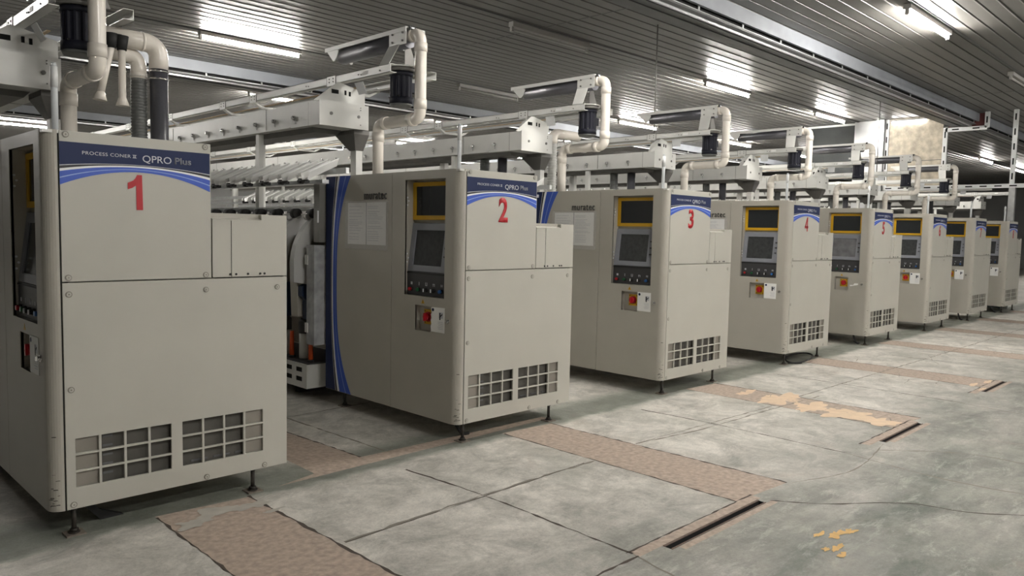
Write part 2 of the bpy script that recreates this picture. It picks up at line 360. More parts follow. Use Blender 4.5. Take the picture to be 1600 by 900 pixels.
# ------------------------------------------------------------------ setting: ceiling slats, lowered ducts, walls
def slats(y0, y1, x0, x1, z):
    mb = MB(); p = 0.2; y = y0; prof = []
    while y < y1 - 1e-6:
        ye = min(y + p, y1); prof += [(y, z), (y + 0.006, z), (y + 0.012, z + 0.014), (y + 0.022, z + 0.014), (y + 0.028, z - 0.004), (y + 0.034, z - 0.004), (y + 0.044, z)]; y = ye
    prof.append((y1, z))
    v = [(x0, a, b) for a, b in prof] + [(x1, a, b) for a, b in prof]; n = len(prof)
    mb.add(v, [(i, i + 1, n + i + 1, n + i) for i in range(n - 1)], 0)
    return mb
def duct_run(yf, name, x0=-13.9, x1=45.9):
    d = MB()
    d.box(x0, x1, yf - 0.02, yf + 0.02, 4.165, CZ, 0)                  # pale fascia
    d.box(x0, x1, yf + 0.06, yf + 0.46, 4.10, 4.30, 2)                 # solid core, painted black for the shade in the gap
    d.box(x0, x1, yf + 0.015, yf + 0.16, 4.085, 4.112, 1)               # lit lip
    d.box(x0, x1, yf + 0.16, yf + 0.50, 4.065, 4.10, 1)
    d.box(x0, x1, yf + 0.46, yf + 0.50, 4.10, CZ, 1)
    d.box(x0, x1, yf + 0.09, yf + 0.115, 4.055, 4.085, 3); d.box(x0, x1, yf + 0.27, yf + 0.285, 4.05, 4.066, 1)
    d.cyl((x0, yf + 0.02, 4.112), (x1, yf + 0.02, 4.112), 0.008, n=8, mi=3)
    x = x0 + 0.6
    while x < 30: d.box(x, x + 0.03, yf + 0.021, yf + 0.03, 4.11, 4.18, 3); x += 1.05
    return struct(name, d.mesh(name, [m_fas, m_duct, m_void, m_galv]))
duct_run(1.05, 'trim_1'); duct_run(9.72, 'trim_2'); duct_run(18.4, 'trim_3')
cb = slats(-10, 1.03, -14, 46, CZ); cb2 = slats(1.55, 9.70, -14, 46, CZ); cb3 = slats(10.22, 18.38, -14, 46, CZ); cb4 = slats(18.9, 30, -14, 46, CZ)
for q in (cb2, cb3, cb4): cb.add(q.v, q.f, 0)
cb.box(-14, 46, -10, 30, CZ + 0.03, CZ + 0.08, 0)
for y in (3.70 - 0.1, 7.62 - 0.1, -0.53 - 0.1): cb.box(-13, 45, y, y + 0.035, CZ - 0.012, CZ + 0.01, 1)
for x in (-5, 4.6, 13.8): cb.box(x, x + 0.02, -10, 30, CZ - 0.003, CZ + 0.01, 1)
struct('ceiling', cb.mesh('ceiling', [m_slat, m_duct]))
struct('wall_back', MB().box(-14, 46, 30, 30.1, 0, 4.4).mesh('wall_back', [m_wall]))
struct('wall_front', MB().box(-14, 46, -10.1, -10, 0, 4.4).mesh('wall_front', [m_wall]))
struct('wall_left', MB().box(-14.1, -14, -10, 30, 0, 4.4).mesh('wall_left', [m_wall]))
struct('wall_right', MB().box(46, 46.1, -10, 30, 0, 4.4).mesh('wall_right', [m_wall]))

# slotted partition frame across the hall behind machine 8
PX = 16.2
def slotted(mb, p0, p1, wd=0.09):
    (ya, za), (yb, zb) = p0, p1; Ln = math.hypot(yb - ya, zb - za); vert = abs(zb - za) > abs(yb - ya)
    if vert: mb.box(PX - 0.03, PX + 0.03, ya - wd / 2, ya + wd / 2, min(za, zb), max(za, zb), 0)
    else: mb.box(PX - 0.03, PX + 0.03, min(ya, yb), max(ya, yb), za - wd / 2, za + wd / 2, 0)
    n = int(Ln / 0.28)
    for k in range(n):
        t = (k + 0.5) / n; y = ya + (yb - ya) * t; z = za + (zb - za) * t
        if vert: mb.box(PX - 0.034, PX - 0.029, y - 0.014, y + 0.014, z - 0.07, z + 0.07, 1)
        else: mb.box(PX - 0.034, PX - 0.029, y - 0.07, y + 0.07, z - 0.014, z + 0.014, 1)
fr = thing('partition_frame', 'white slotted aluminium frame crossing the hall behind the last machine, wrapping the lowered duct', 'frame', (0, 0, 0))
def fmesh(segs, nm):
    mb = MB()
    for a, b in segs: slotted(mb, a, b)
    return mb.mesh(nm, [m_alu, m_void])
obj('bottom_rail', fmesh([((-4.5, 2.70), (2.98, 2.70))], 'bottom_rail'), fr)
obj('post', fmesh([((1.66, 2.745), (1.66, 4.06))], 'post'), fr)
obj('post', fmesh([((0.28, 2.745), (0.28, CZ))], 'post'), fr)
obj('post', fmesh([((2.94, 2.745), (2.94, CZ))], 'post'), fr)
obj('top_rail', fmesh([((0.83, 4.005), (1.66, 4.005))], 'top_rail'), fr)
obj('top_post', fmesh([((0.83, 4.0), (0.83, CZ))], 'top_post'), fr)
obj('lower_post', MB().box(PX - 0.05, PX + 0.05, 0.20, 0.32, 0, 2.655).mesh('lower_post', [m_galv]), fr)
obj('lower_post', MB().box(PX - 0.05, PX + 0.05, -4.0, -3.88, 0, 2.655).mesh('lower_post', [m_galv]), fr)
tag(obj('maroon_board', MB().box(PX + 0.05, PX + 0.08, 0.90, 1.60, 4.055, 4.062).box(PX + 0.05, PX + 0.07, 0.90, 1.0, 4.06, 4.34).box(PX + 0.035, PX + 0.05, 0.875, 1.61, 4.05, 4.16).mesh('maroon_board', [m_maroon])), 'dark maroon strip of board closing the end above the slotted frame', 'board')
ob = holed(1.71, 2.89, 2.75, CZ, [], PX - 0.01, PX + 0.01, 'side'); ob.box(PX - 0.018, PX - 0.008, 1.71, 2.89, 3.33, 3.345, 1)
tag(obj('fibre_board', ob.mesh('fibre_board', [m_osb, m_dgrey])), 'large beige flaky fibre board panel fixed inside the white slotted frame', 'panel')
struct('trim_4', MB().box(PX - 0.1, PX + 0.1, 2.99, 3.17, 0, CZ).mesh('trim_4', [m_galv]))
struct('trim_5', MB().box(PX - 0.05, PX + 0.15, 3.17, 3.70, 0, CZ).mesh('trim_5', [m_wallw]))
tag(obj('smoked_panel', MB().box(PX, PX + 0.03, 3.72, 4.86, 3.1, 4.28, 0).box(PX - 0.01, PX + 0.04, 3.70, 4.9, 4.28, 4.33, 1).box(PX - 0.01, PX + 0.04, 3.70, 4.9, 3.06, 3.10, 1).mesh('smoked_panel', [m_drk, m_alu])), 'dark smoked panel high up left of the white column', 'panel')

# ------------------------------------------------------------------ lamps
def lamp_meshes():
    b = MB().box(-0.83, 0.83, -0.045, 0.045, -0.065, 0.0, 0).box(-0.83, -0.79, -0.02, 0.02, -0.13, -0.055, 0).box(0.79, 0.83, -0.02, 0.02, -0.13, -0.055, 0)
    t = MB().cyl((-0.78, 0, -0.10), (0.78, 0, -0.10), 0.018, n=14)
    return b.mesh('batten', [m_lampb]), t.mesh('tube', [m_tube])
lb, lt = lamp_meshes()
def lamp(x, y, label, rz=0, on=True, z=CZ):
    t = thing('fluorescent_lamp', label, 'lamp', (x, y, z), 'fluorescent battens on the slatted ceiling', rz)
    obj('batten', lb, t); o = obj('tube', lt if on else ltoff, t)
    if not on: o['label'] = 'unlit tube'
    return t
ltoff = MB().cyl((-0.78, 0, -0.10), (0.78, 0, -0.10), 0.018, n=14).mesh('tube_off', [m_lampb])
near = {(4.9): 0}
lamp(4.92, 3.73, 'unlit ceiling batten above the machine numbered 2, nearer of the two dark ones', on=False)
lamp(7.40, 7.66, 'unlit ceiling batten in the row farther back, left of the lit one above machine 3', on=False)
lamp(9.96, 3.72, 'lit ceiling tube glowing just right of the third overhead drum')
lamp(14.55, 3.66, 'lit ceiling tube close to the white column at the far end of the hall')
lamp(7.47, -0.54, 'bright lit ceiling tube at top right, on the aisle side of the long lowered duct')
lamp(2.25, 7.58, 'longest looking lit ceiling tube at upper left, between the first two overhead drums')
lamp(12.95, 7.95, 'lit ceiling tube partly behind the third overhead drum')
lamp(2.3, -0.54, 'unseen lit tube added over the front of cabinets 2 and 3, above the picture'); lamp(12.6, -0.54, 'unlit batten near the right picture edge, beyond the bright one', on=False)  # first lamp is added out of view to light the floor below
for x in (19.2, 27.4, 32.2): lamp(x, 3.5, 'small far lit ceiling tube seen through or beside the partition frame')
for x in (18.0, 23.0): lamp(x, 7.9, 'far lit ceiling tube beyond the white column, glimpsed over the machine ducts')
for x in (5.1, 10.2, 15.3, 20.4): lamp(x, 11.8, 'lit ceiling tube of the third row, half hidden by the machine ducts at left')
for x in (-3.0, 7.4, 12.5, 18): lamp(x, 16.6, 'lit ceiling tube of a far row behind the machines')
for x in (-8.5, -3.4, 2.3, 7.4): lamp(x, 22.2, 'lit ceiling tube in the farthest row, bright at the left picture edge')
lamp(-3.4, 7.6, 'lit ceiling tube left of the picture above the back of machine 1')
lamp(5.8, -8.2, 'unseen lit tube added near the aisle side wall'); lamp(12.0, -8.2, 'unseen lit tube added near the aisle side wall, farther right'); lamp(0.3, -8.2, 'unseen lit tube added near the aisle side wall, nearest the camera'); lamp(-1.5, -5.2, 'unseen lit tube added over the open aisle, behind the camera'); lamp(3.2, -5.2, 'unseen lit tube added over the open aisle'); lamp(9.5, -5.2, 'second unseen lit tube added over the open aisle, farther right'); lamp(17.0, -5.2, 'third unseen lit tube added over the open aisle, farthest right')  # aisle lamps added out of view to brighten the cabinet fronts
lw = thing('fluorescent_lamp', 'short lit tube fixed along the top of the beige fibre board', 'lamp', (PX - 0.06, 2.45, 4.33), 'fluorescent battens on the slatted ceiling', PI / 2)
obj('batten', cm('sb', lambda: MB().box(-0.4, 0.4, -0.02, 0.02, -0.04, 0.0).mesh('b', [m_lampb])), lw); obj('tube', cm('st', lambda: MB().cyl((-0.38, 0, -0.06), (0.38, 0, -0.06), 0.016, n=12).mesh('t', [m_tubedim])), lw)
# thin suspension rods
for x, y, z0, lb_ in ((5.51, 2.3, 2.86, 'thin suspension rod hanging from the ceiling to the machine numbered 4 rail'), (12.80, 1.92, 2.82, 'thin suspension rod hanging from the ceiling behind the machine numbered 7')):
    tag(obj('suspension_rod', MB().cyl((x, y, z0), (x, y, CZ), 0.008, n=8).mesh('rod', [m_dgrey])), lb_, 'rod', 'suspension rods')

# ------------------------------------------------------------------ machine head cabinets
OPEN = (0.146, 0.600, 1.006, 1.840); SW = (0.285, 0.470, 0.757, 0.940)
def corner_mesh():
    pts = [(XS, 0.062)] + [(0.0 - 0.06 * math.cos(a), 0.06 - 0.06 * math.sin(a)) for a in [i * PI / 2 / 8 for i in range(0, 9)]] + [(0, 0.015), (-0.045, 0.062)]
    mb = MB(); n = len(pts); v = [(x, y, HB) for x, y in pts] + [(x, y, H) for x, y in pts]
    mb.add(v, [tuple(range(n)), tuple(range(n, 2 * n))]); mb.add(v, [(i, (i + 1) % n, n + (i + 1) % n, n + i) for i in range(n)])
    me = mb.mesh('corner', [m_side])
    return me
def front_door():
    mb = holed(0.062, 0.755, HB, H, [OPEN, SW], XS, XS + 0.015, 'side')
    y0, y1, z0, z1 = OPEN; mb.box(XS + 0.004, XS + 0.092, y0, y1, z0, z1, 0, skip='l')
    y0, y1, z0, z1 = SW; mb.box(XS + 0.004, XS + 0.045, y0, y1, z0, z1, 0, skip='l')
    return mb.mesh('front_door', [m_side])
def scuffs():
    mb = MB(); rr = random.Random(3)
    for k in range(16):
        a = rr.uniform(0.5, 1.2); z = HB + 0.01 + abs(rr.gauss(0, 0.05)) + (0.3 * rr.random() if k > 11 else 0); r = 0.0606
        x, y = -r * math.cos(a), 0.06 - r * math.sin(a); w_ = rr.uniform(0.003, 0.012); h = rr.uniform(0.0015, 0.005); tx, ty = math.sin(a), -math.cos(a)
        mb.add([(x - tx * w_, y - ty * w_, z), (x + tx * w_, y + ty * w_, z + 0.001), (x + tx * w_ * .7, y + ty * w_ * .7, z + h), (x - tx * w_, y - ty * w_, z + h * .8)], [(0, 1, 2, 3)])
    return mb.mesh('scuffs', [m_foot])
def lower_panel():
    holes = []
    for gx in (0.048, 0.546):
        for c in range(4):
            x = gx + c * 0.1135
            for r in range(3):
                z = 0.238 + r * 0.0815; holes.append((x, x + 0.1015, z, z + 0.0715))
    return holed(0.008, W, HB, HS - 0.003, holes, 0.0, 0.014, 'front').mesh('lower_panel', [m_body], bevel=0.0012)
def filt():
    mb = MB().box(0.03, 1.02, 0.034, 0.042, 0.22, 0.5, 0)
    mb.box(0.04, 0.152, 0.016, 0.030, 0.225, 0.495, 1); mb.box(0.889, 1.0, 0.016, 0.030, 0.225, 0.495, 1)
    for k in range(5): mb.box(0.175, 0.22, 0.030, 0.033, 0.27 + k * 0.045, 0.280 + k * 0.045, 2)
    for k in range(3): mb.box(0.6 + 0.12 * k, 0.69 + 0.12 * k, 0.030, 0.033, 0.245, 0.255, 2)
    return mb.mesh('filter', [m_filt, m_filt2, m_drk2])
def screw():
    return MB().cyl((0, 0.0005, 0), (0, -0.002, 0), 0.015, n=18, mi=1).cyl((0, -0.002, 0), (0, -0.0045, 0), 0.011, 0.010, n=16).cyl((0, -0.0045, 0), (0, -0.006, 0), 0.004, n=8, mi=1).mesh('screw', [m_body, m_filt2])
SCREWS = [(0.034, 1.882), (0.675, 1.882), (0.034, 1.229), (0.674, 1.227), (0.034, 1.152), (0.674, 1.150), (1.075, 1.149), (0.035, 0.706), (0.036, 0.159), (0.67, 0.157), (0.997, 0.156)]
def arc_decal():
    mb = MB(); n = 32; xc = 0.353; hw = 0.346
    fs = [lambda t: 1.850, lambda t: 1.766 - .022 * t * t, lambda t: 1.764 - .024 * t * t, lambda t: 1.760 - .033 * t * t, lambda t: 1.753 - .038 * t * t,
          lambda t: 1.744 - .055 * t * t, lambda t: 1.7415 - .058 * t * t, lambda t: 1.731 - .077 * t * t]
    ms = [0, 1, 2, 3, 4, 5, 4]
    for k in range(7):
        v = []
        for i in range(n + 1):
            t = -1 + 2 * i / n; x = xc + hw * t; v += [(x, -0.0012, fs[k](t)), (x, -0.0012, fs[k + 1](t))]
        mb.add(v, [(2 * i, 2 * i + 1, 2 * i + 3, 2 * i + 2) for i in range(n)], ms[k])
    top = [(xc + hw * (-1 + 2 * i / n)) for i in range(n + 1)]
    mb.box(xc - hw, xc + hw, -0.0011, 0.0002, 1.80, 1.8499, 0)
    me = bpy.data.meshes.new('arc'); me.from_pydata(mb.v, [], mb.f)
    for m in (m_navy, m_txt, m_blk, m_white, m_blue, m_lblue): me.materials.append(m)
    for p, mi in zip(me.polygons, mb.m): p.material_index = mi
    return me
def side_decal():
    mb = MB(); n = 40; z0, z1 = HB + 0.003, H - 0.003; zc = 1.03; hw = 0.87
    def T(z): return abs(z - zc) / hw
    fs = [lambda z: L - 0.001, lambda z: 1.590 - .068 * T(z) ** 2.4, lambda z: 1.586 - .070 * T(z) ** 2.4, lambda z: 1.576 - .084 * T(z) ** 2.5,
          lambda z: 1.560 - .098 * T(z) ** 2.6, lambda z: 1.533 - .155 * T(z) ** 2.8, lambda z: 1.529 - .158 * T(z) ** 2.8, lambda z: 1.506 - .203 * T(z) ** 2.9]
    ms = [0, 1, 2, 3, 4, 5, 4]
    for k in range(7):
        v = []
        for i in range(n + 1):
            z = z0 + (z1 - z0) * i / n; v += [(XS - 0.0012, fs[k](z), z), (XS - 0.0012, fs[k + 1](z), z)]
        mb.add(v, [(2 * i, 2 * i + 1, 2 * i + 3, 2 * i + 2) for i in range(n)], ms[k])
    me = bpy.data.meshes.new('side_decal'); me.from_pydata(mb.v, [], mb.f)
    for m in (m_navy, m_txt, m_blk, m_white, m_blue, m_lblue): me.materials.append(m)
    for p, mi in zip(me.polygons, mb.m): p.material_index = mi
    return me
def prog_text():
    return text_mesh('PROCESS CONER', 0.0155, m_txt, 'front', 0, 0, 0.0006, bold=0.0, sx=1.0, spacing=1.08)
def fit_text(me, axis, width):
    a = [v.co[axis] for v in me.vertices]; k = width / (max(a) - min(a)); mn = min(a) if axis == 0 else max(a)
    for v in me.vertices: v.co[axis] = (v.co[axis] - mn) * k
    return me
def roman_two():
    mb = MB(); h = 0.0155
    for x in (0.004, 0.011): mb.box(x, x + 0.003, -0.0008, 0, 0, h)
    mb.box(0, 0.018, -0.0008, 0, 0, 0.0022); mb.box(0, 0.018, -0.0008, 0, h - 0.0022, h)
    return mb.mesh('roman', [m_txt])
def screen_yellow():
    return holed(0.152, 0.600, 1.553, 1.825, [(0.190, 0.566, 1.585, 1.795)], 0.012, 0.026, 'side').mesh('yellow_frame', [m_yel], bevel=0.002)
def lcd_panel():
    # leaning display bezel: back at top, forward at bottom (sheared slab)
    mb = holed(0.150, 0.598, 1.180, 1.530, [(0.225, 0.548, 1.225, 1.478)], 0.0, 0.016, 'side')
    mb.v = [(x + 0.012 - 0.046 * (1.530 - z) / 0.35, y, z) for x, y, z in mb.v]
    me = mb.mesh('lcd_bezel', [m_scr], bevel=0.003); return me
def lcd_glass(m):
    mb = MB(); sh = lambda z: 0.012 + 0.010 - 0.046 * (1.530 - z) / 0.35
    mb.add([(sh(z), y, z) for y, z in ((0.224, 1.224), (0.549, 1.224), (0.549, 1.479), (0.224, 1.479))], [(0, 1, 2, 3)]); return mb.mesh('lcd', [m])
def ctrl_strip():
    return MB().box(-0.034, 0.0, 0.150, 0.598, 1.008, 1.178, 0).box(-0.038, -0.034, 0.150, 0.598, 1.165, 1.172, 1).mesh('strip', [m_strip, m_rub])
def knob(m, ptr=False):
    mb = MB().cyl((0, 0, 0), (-0.012, 0, 0), 0.016, n=16, mi=1).cyl((-0.012, 0, 0), (-0.026, 0, 0), 0.014, 0.012, n=16)
    if ptr: mb.box(-0.032, -0.026, -0.003, 0.003, -0.012, 0.012, 2)
    return mb.mesh('knob', [m, m_rub, m_white])
def icons():
    mb = MB()
    for i, y in enumerate((0.545, 0.458, 0.375, 0.292, 0.205)):
        x0, x1 = -0.0352, -0.0342
        if i == 0: mb.box(x0, x1, y - 0.01, y + 0.01, 1.082, 1.102)
        elif i == 1: mb.box(x0, x1, y - 0.002, y + 0.002, 1.08, 1.105)
        elif i == 2: mb.box(x0, x1, y - 0.010, y - 0.006, 1.08, 1.105); mb.box(x0, x1, y + 0.006, y + 0.010, 1.08, 1.105); mb.box(x0, x1, y - 0.01, y + 0.01, 1.08, 1.083)
        elif i == 3: mb.box(x0, x1, y - 0.012, y + 0.012, 1.095, 1.099); mb.box(x0, x1, y - 0.012, y - 0.008, 1.08, 1.095); mb.box(x0, x1, y + 0.004, y + 0.008, 1.08, 1.095)
        else: mb.box(x0, x1, y - 0.01, y - 0.005, 1.082, 1.100); mb.box(x0, x1, y + 0.003, y + 0.008, 1.082, 1.100)
    return mb.mesh('icons', [m_txt])
def side_keys():
    mb = MB()
    for z in (1.42, 1.36, 1.30): mb.box(-0.012 - (1.45 - z) * 0.12, -0.004, 0.175, 0.195, z - 0.012, z)
    return mb.mesh('keys', [m_strip])
def rotary_plate():
    mb = MB().box(-0.020, -0.016, 0.310, 0.412, 0.805, 0.912)
    for y in (0.322, 0.400):
        for z in (0.817, 0.900): mb.cyl((-0.020, y, z), (-0.022, y, z), 0.005, n=8, mi=1)
    return mb.mesh('plate', [m_yel, m_rub])
def rotary_knob():
    return MB().cyl((-0.020, .361, .86), (-0.032, .361, .86), 0.036, n=22, mi=0).cyl((-0.032, .361, .86), (-0.055, .361, .86), 0.030, 0.026, n=22).box(-0.066, -0.05, .353, .369, .832, .888).mesh('rknob', [m_bred])
def warn_tri():
    c = (0.379, 0.966); r = 0.021; mb = MB()
    mb.prism([(c[0] + r * math.sin(a), c[1] + r * math.cos(a)) for a in (0, 2 * PI / 3, 4 * PI / 3)], 0, XS - 0.001, XS, 0)
    mb.box(XS - 0.0015, XS - 0.001, c[0] - 0.002, c[0] + 0.002, c[1] - 0.004, c[1] + 0.011, 1); mb.box(XS - 0.0015, XS - 0.001, c[0] - 0.002, c[0] + 0.002, c[1] - 0.009, c[1] - 0.006, 1)
    return mb.mesh('tri', [m_yel, m_blk])
def label_card(torn):
    if torn: pts = [(0.136, 0.765), (0.280, 0.765), (0.287, 0.80), (0.276, 0.82), (0.288, 0.845), (0.274, 0.86), (0.286, 0.885), (0.272, 0.90), (0.283, 0.92), (0.278, 0.938), (0.136, 0.942)]
    else: pts = [(0.136, 0.765), (0.284, 0.765), (0.284, 0.942), (0.136, 0.942)]
    mb = MB().prism(pts, 0, XS - 0.0022, XS - 0.0005, 0)
    def r(y0, y1, z0, z1, mi): mb.box(XS - 0.0030, XS - 0.0022, y0, y1, z0, z1, mi)
    mb.cyl((XS - 0.0022, 0.262, 0.921), (XS - 0.0030, 0.262, 0.921), 0.012, n=16, mi=2)
    r(0.152, 0.196, 0.866, 0.908, 3)
    mb.box(XS - 0.0036, XS - 0.003, 0.178, 0.190, 0.855, 0.905, 1); mb.prism([(0.182, 0.884), (0.158, 0.900), (0.156, 0.893), (0.180, 0.874)], 0, XS - 0.0036, XS - 0.003, 1)
    for k in range(5): r(0.150, 0.210 - 0.006 * (k % 3), 0.838 - k * 0.012, 0.841 - k * 0.012, 3)
    return mb.mesh('card', [m_paper, m_blk, m_navy, m_txt2 if False else m_txt])
def lock():
    return MB().cyl((XS, 0.1, 0.852), (XS - 0.006, 0.1, 0.852), 0.016, n=18).cyl((XS - 0.006, 0.1, 0.852), (XS - 0.016, 0.1, 0.852), 0.011, n=16).box(XS - 0.024, XS - 0.016, 0.096, 0.104, 0.842, 0.862).mesh('lock', [m_chrome])
def rivets(): return MB().cyl((0, 0.6, 0), (0, 0.594, 0), 0.006, n=10).mesh('rivet', [m_white])
def doc_mesh():
    mb = MB()
    mb.add([(XS - 0.0015, y, z) for y, z in ((1.345, 1.357), (0.832, 1.357), (0.832, 1.682), (1.345, 1.682))], [(0, 1, 2, 3)], 0)
    rr = random.Random(5)
    for s in (1.325, 1.07):
        z = 1.655
        while z > 1.385:
            mb.box(XS - 0.0022, XS - 0.0018, s - rr.uniform(0.12, 0.20), s, z - 0.005, z, 1); z -= rr.choice((0.014, 0.018, 0.026))
    mb.box(XS - 0.0024, XS - 0.0016, 1.086, 1.092, 1.357, 1.682, 2)
    return mb.mesh('doc', [m_paper, m_txt, m_txt2])
def doc_film():
    # wrinkled clear tape sleeve
    mb = MB(); rr = random.Random(8); nx, nz = 24, 18; v = []
    for i in range(nx + 1):
        for j in range(nz + 1):
            v.append((XS - 0.0045 - rr.uniform(0, 0.004), 0.80 + 0.572 * i / nx, 1.318 + 0.377 * j / nz))
    mb.add(v, [(i * (nz + 1) + j, (i + 1) * (nz + 1) + j, (i + 1) * (nz + 1) + j + 1, i * (nz + 1) + j + 1) for i in range(nx) for j in range(nz)])
    return mb.mesh('film', [m_film])
m_film = bpy.data.materials.new('clear tape film'); m_film.use_nodes = True
_n = m_film.node_tree; _b = _n.nodes['Principled BSDF']; _b.inputs['Base Color'].default_value = (0.8, 0.8, 0.8, 1); _b.inputs['Roughness'].default_value = 0.2; _b.inputs['Alpha'].default_value = 0.28
def leg():
    return MB().cyl((0, 0, 0.018), (0, 0, HB + 0.012), 0.011, n=12).cyl((0, 0, 0.012), (0, 0, 0.028), 0.019, n=6).cyl((0, 0, HB - 0.018), (0, 0, HB - 0.004), 0.017, n=6).box(-0.042, 0.042, -0.042, 0.042, 0.0, 0.007, 1).cyl((0, 0, 0.006), (0, 0, 0.013), 0.026, n=14).mesh('leg', [m_foot, m_rust])
def shell_back():
    mb = MB()
    mb.box(0.045, W1 - 0.002, 0.016, L, HS, H - 0.016, 0)
    mb.box(XS + 0.016, 0.05, 0.77, L, HB + 0.003, H - 0.016, 0)
    mb.box(0.045, W, 0.046, L, HB + 0.003, HS, 0)
    mb.box(XS + 0.003, W1, 0.003, L, H - 0.015, H - 0.001, 1)
    mb.box(W - 0.012, W - 0.001, 0.014, 0.05, HB + 0.003, HS, 0)
    mb.box(0.001, 0.0075, 0.010, 0.05, HB, H - 0.002, 2)
    return mb.mesh('shell', [m_body, m_grey, m_rub])
def side_box():
    mb = MB().box(0.712, 0.812, 0.002, 0.40, HS + 0.004, 1.510).box(0.815, 0.984, 0.0, 0.40, HS + 0.004, 1.510).box(0.984, W, 0.0005, 0.40, HS + 0.004, 1.545)
    mb.prism([(0.0, 1.510), (0.0, 1.516), (0.05, 1.530), (0.05, 1.510)], 0, 0.712, 0.984, 0)
    mb.box(0.712, 1.046, 0.035, 0.41, 1.524, 1.548, 1); mb.box(0.812, 0.815, 0.004, 0.3, HS + 0.004, 1.510, 2)
    for x in (0.806, 0.838, 0.905, 0.975, 1.0): mb.cyl((x, 0.002, 1.226), (x, -0.004, 1.226), 0.006, n=10, mi=2)
    return mb.mesh('side_box', [m_body, m_side, m_rub])
def digit(n):
    if n == 1:
        pts = [(.337, 1.55), (.367, 1.55), (.364, 1.719), (.341, 1.719), (.334, 1.703), (.322, 1.690), (.298, 1.679), (.298, 1.648), (.318, 1.655), (.336, 1.668)]
        return MB().prism([(x - .335, z - 1.553) for x, z in pts], 1, -0.0004, 0.0006).mesh('one', [m_red])
    if n == 4:
        m4 = MB().box(.010, .030, -.0004, .0006, 0, .165).box(-.046, .046, -.0004, .0005, .036, .062)
        return m4.prism([(-.046, .05), (-.022, .05), (.028, .165), (.006, .165)], 1, -.0004, .0004).mesh('four', [m_red])
    me = text_mesh(str(n), 0.165, m_red, 'front', 0, 0, 0.0008, bold=0.028)
    a = [v.co.x for v in me.vertices]; mn, mx = min(a), max(a); wd = 0.070 if n == 1 else 0.092
    for v in me.vertices: v.co.x = (v.co.x - mn) / (mx - mn) * wd - wd / 2
    return me
def machine(i):
    pos = ('nearest, cut by left picture edge', 'papers taped on its side', 'third in the row', 'black hose coiled beneath',
           'pale reflection painted on its display', 'sixth in the row', 'seventh in the row', 'last in the row')[i - 1]
    t = thing('machine_cabinet', 'beige machine end cabinet with red number %d, %s' % (i, pos), 'machine cabinet', (MX[i], 0, 0), 'beige machine end cabinets in a row')
    part('shell', 'shell', shell_back, t); part('corner_cover', 'corner', corner_mesh, t); fd = part('front_door', 'fdoor', front_door, t); part('scuff_marks', 'scf', scuffs, t, label='dark chipped paint')
    part('rear_door', 'rdoor', lambda: holed(0.760, L, HB, H, [], XS, XS + 0.015, 'side').mesh('rear_door', [m_side], bevel=0.002), t)
    up_ = part('upper_panel', 'up', lambda: MB().box(0.008, W1, 0, 0.015, HS + 0.003, H - 0.002).mesh('upper_panel', [m_body], bevel=0.0015), t)
    lo = part('lower_panel', 'low', lower_panel, t); part('filter', 'filt', filt, t); part('side_box', 'sbox', side_box, t)
    for x, z in SCREWS: part('screw', 'screw', screw, up_ if z > HS else lo, (x, 0, z))
    dc = part('arc_decal', 'arc', arc_decal, t)
    part('lettering', 'prog', lambda: fit_text(prog_text(), 0, 0.212), dc, (0.102, -0.0022, 1.798), label='small silver words PROCESS CONER II')
    part('numeral_lettering', 'roman', roman_two, dc, (0.322, -0.0014, 1.798))
    part('lettering', 'qpro', lambda: fit_text(text_mesh('QPRO', 0.033, m_txt, 'front', 0, 0, 0.0006, bold=0.0), 0, 0.137), dc, (0.368, -0.0022, 1.783), label='larger silver word QPRO')
    part('lettering', 'plus', lambda: fit_text(text_mesh('Plus', 0.031, m_txt2, 'front', 0, 0, 0.0006, bold=0.03), 0, 0.082), dc, (0.521, -0.0022, 1.785), label='dim grey word Plus')
    part('number', 'dig%d' % i, lambda: digit(i), t, (0.335 if i == 1 else 0.355, -0.0018, 1.553), label='red number %d' % i)
    part('side_decal', 'sdec', side_decal, t)
    part('maker_lettering', 'mur', lambda: fit_text(text_mesh('muratec', 0.068, m_logo, 'side', 0, 0, 0.006, bold=0.0, spacing=1.1), 1, 0.29), t, (XS - 0.006, 1.115, 1.706), label='raised dark maker name')
    for z, dx in ((1.715, 0), (1.690, .01), (1.660, 0), (1.305, 0), (1.275, .01), (1.245, 0)): part('rivet', 'riv', rivets, fd, (XS + 0.02 + dx, 0, z))
    yf = part('upper_window', 'yel', screen_yellow, t, label='yellow framed dark window'); part('window_glass', 'yglass', lambda: MB().box(0.020, 0.024, 0.186, 0.570, 1.58, 1.80).mesh('g', [m_glass]), yf)
    lc = part('display', 'lcd', lcd_panel, t); part('screen', 'lcdg%d' % (i == 5), lambda: lcd_glass(m_lcdglare if i == 5 else m_lcd), lc); part('side_keys', 'skeys', side_keys, lc)
    cs = part('control_strip', 'strip', ctrl_strip, t); part('icons', 'icons', icons, cs)
    for k, (y, m_) in enumerate(((0.545, m_bred), (0.458, m_bgrn), (0.375, m_rub), (0.292, m_rub), (0.205, m_bblu))):
        part('button', 'knob%d' % min(k, 4) if k != 3 else 'knob2', lambda: knob(m_, k in (2, 3)), cs, (-0.034, y, 1.050))
    pl = part('switch_plate', 'rplate', rotary_plate, t); part('rotary_switch', 'rknob', rotary_knob, pl, label='red rotary switch')
    part('warning_sticker', 'tri', warn_tri, t)
    if i != 5: part('instruction_card', 'card%d' % (i == 2), lambda: label_card(i == 2), t)
    else: part('sticker_remnant', 'rem', lambda: MB().prism([(0.150, 0.84), (0.255, 0.815), (0.262, 0.835), (0.215, 0.835), (0.20, 0.86), (0.15, 0.86)][::-1], 0, XS - 0.0015, XS - 0.0003).mesh('rem', [m_paper]), t)
    part('lock', 'lock', lock, t)
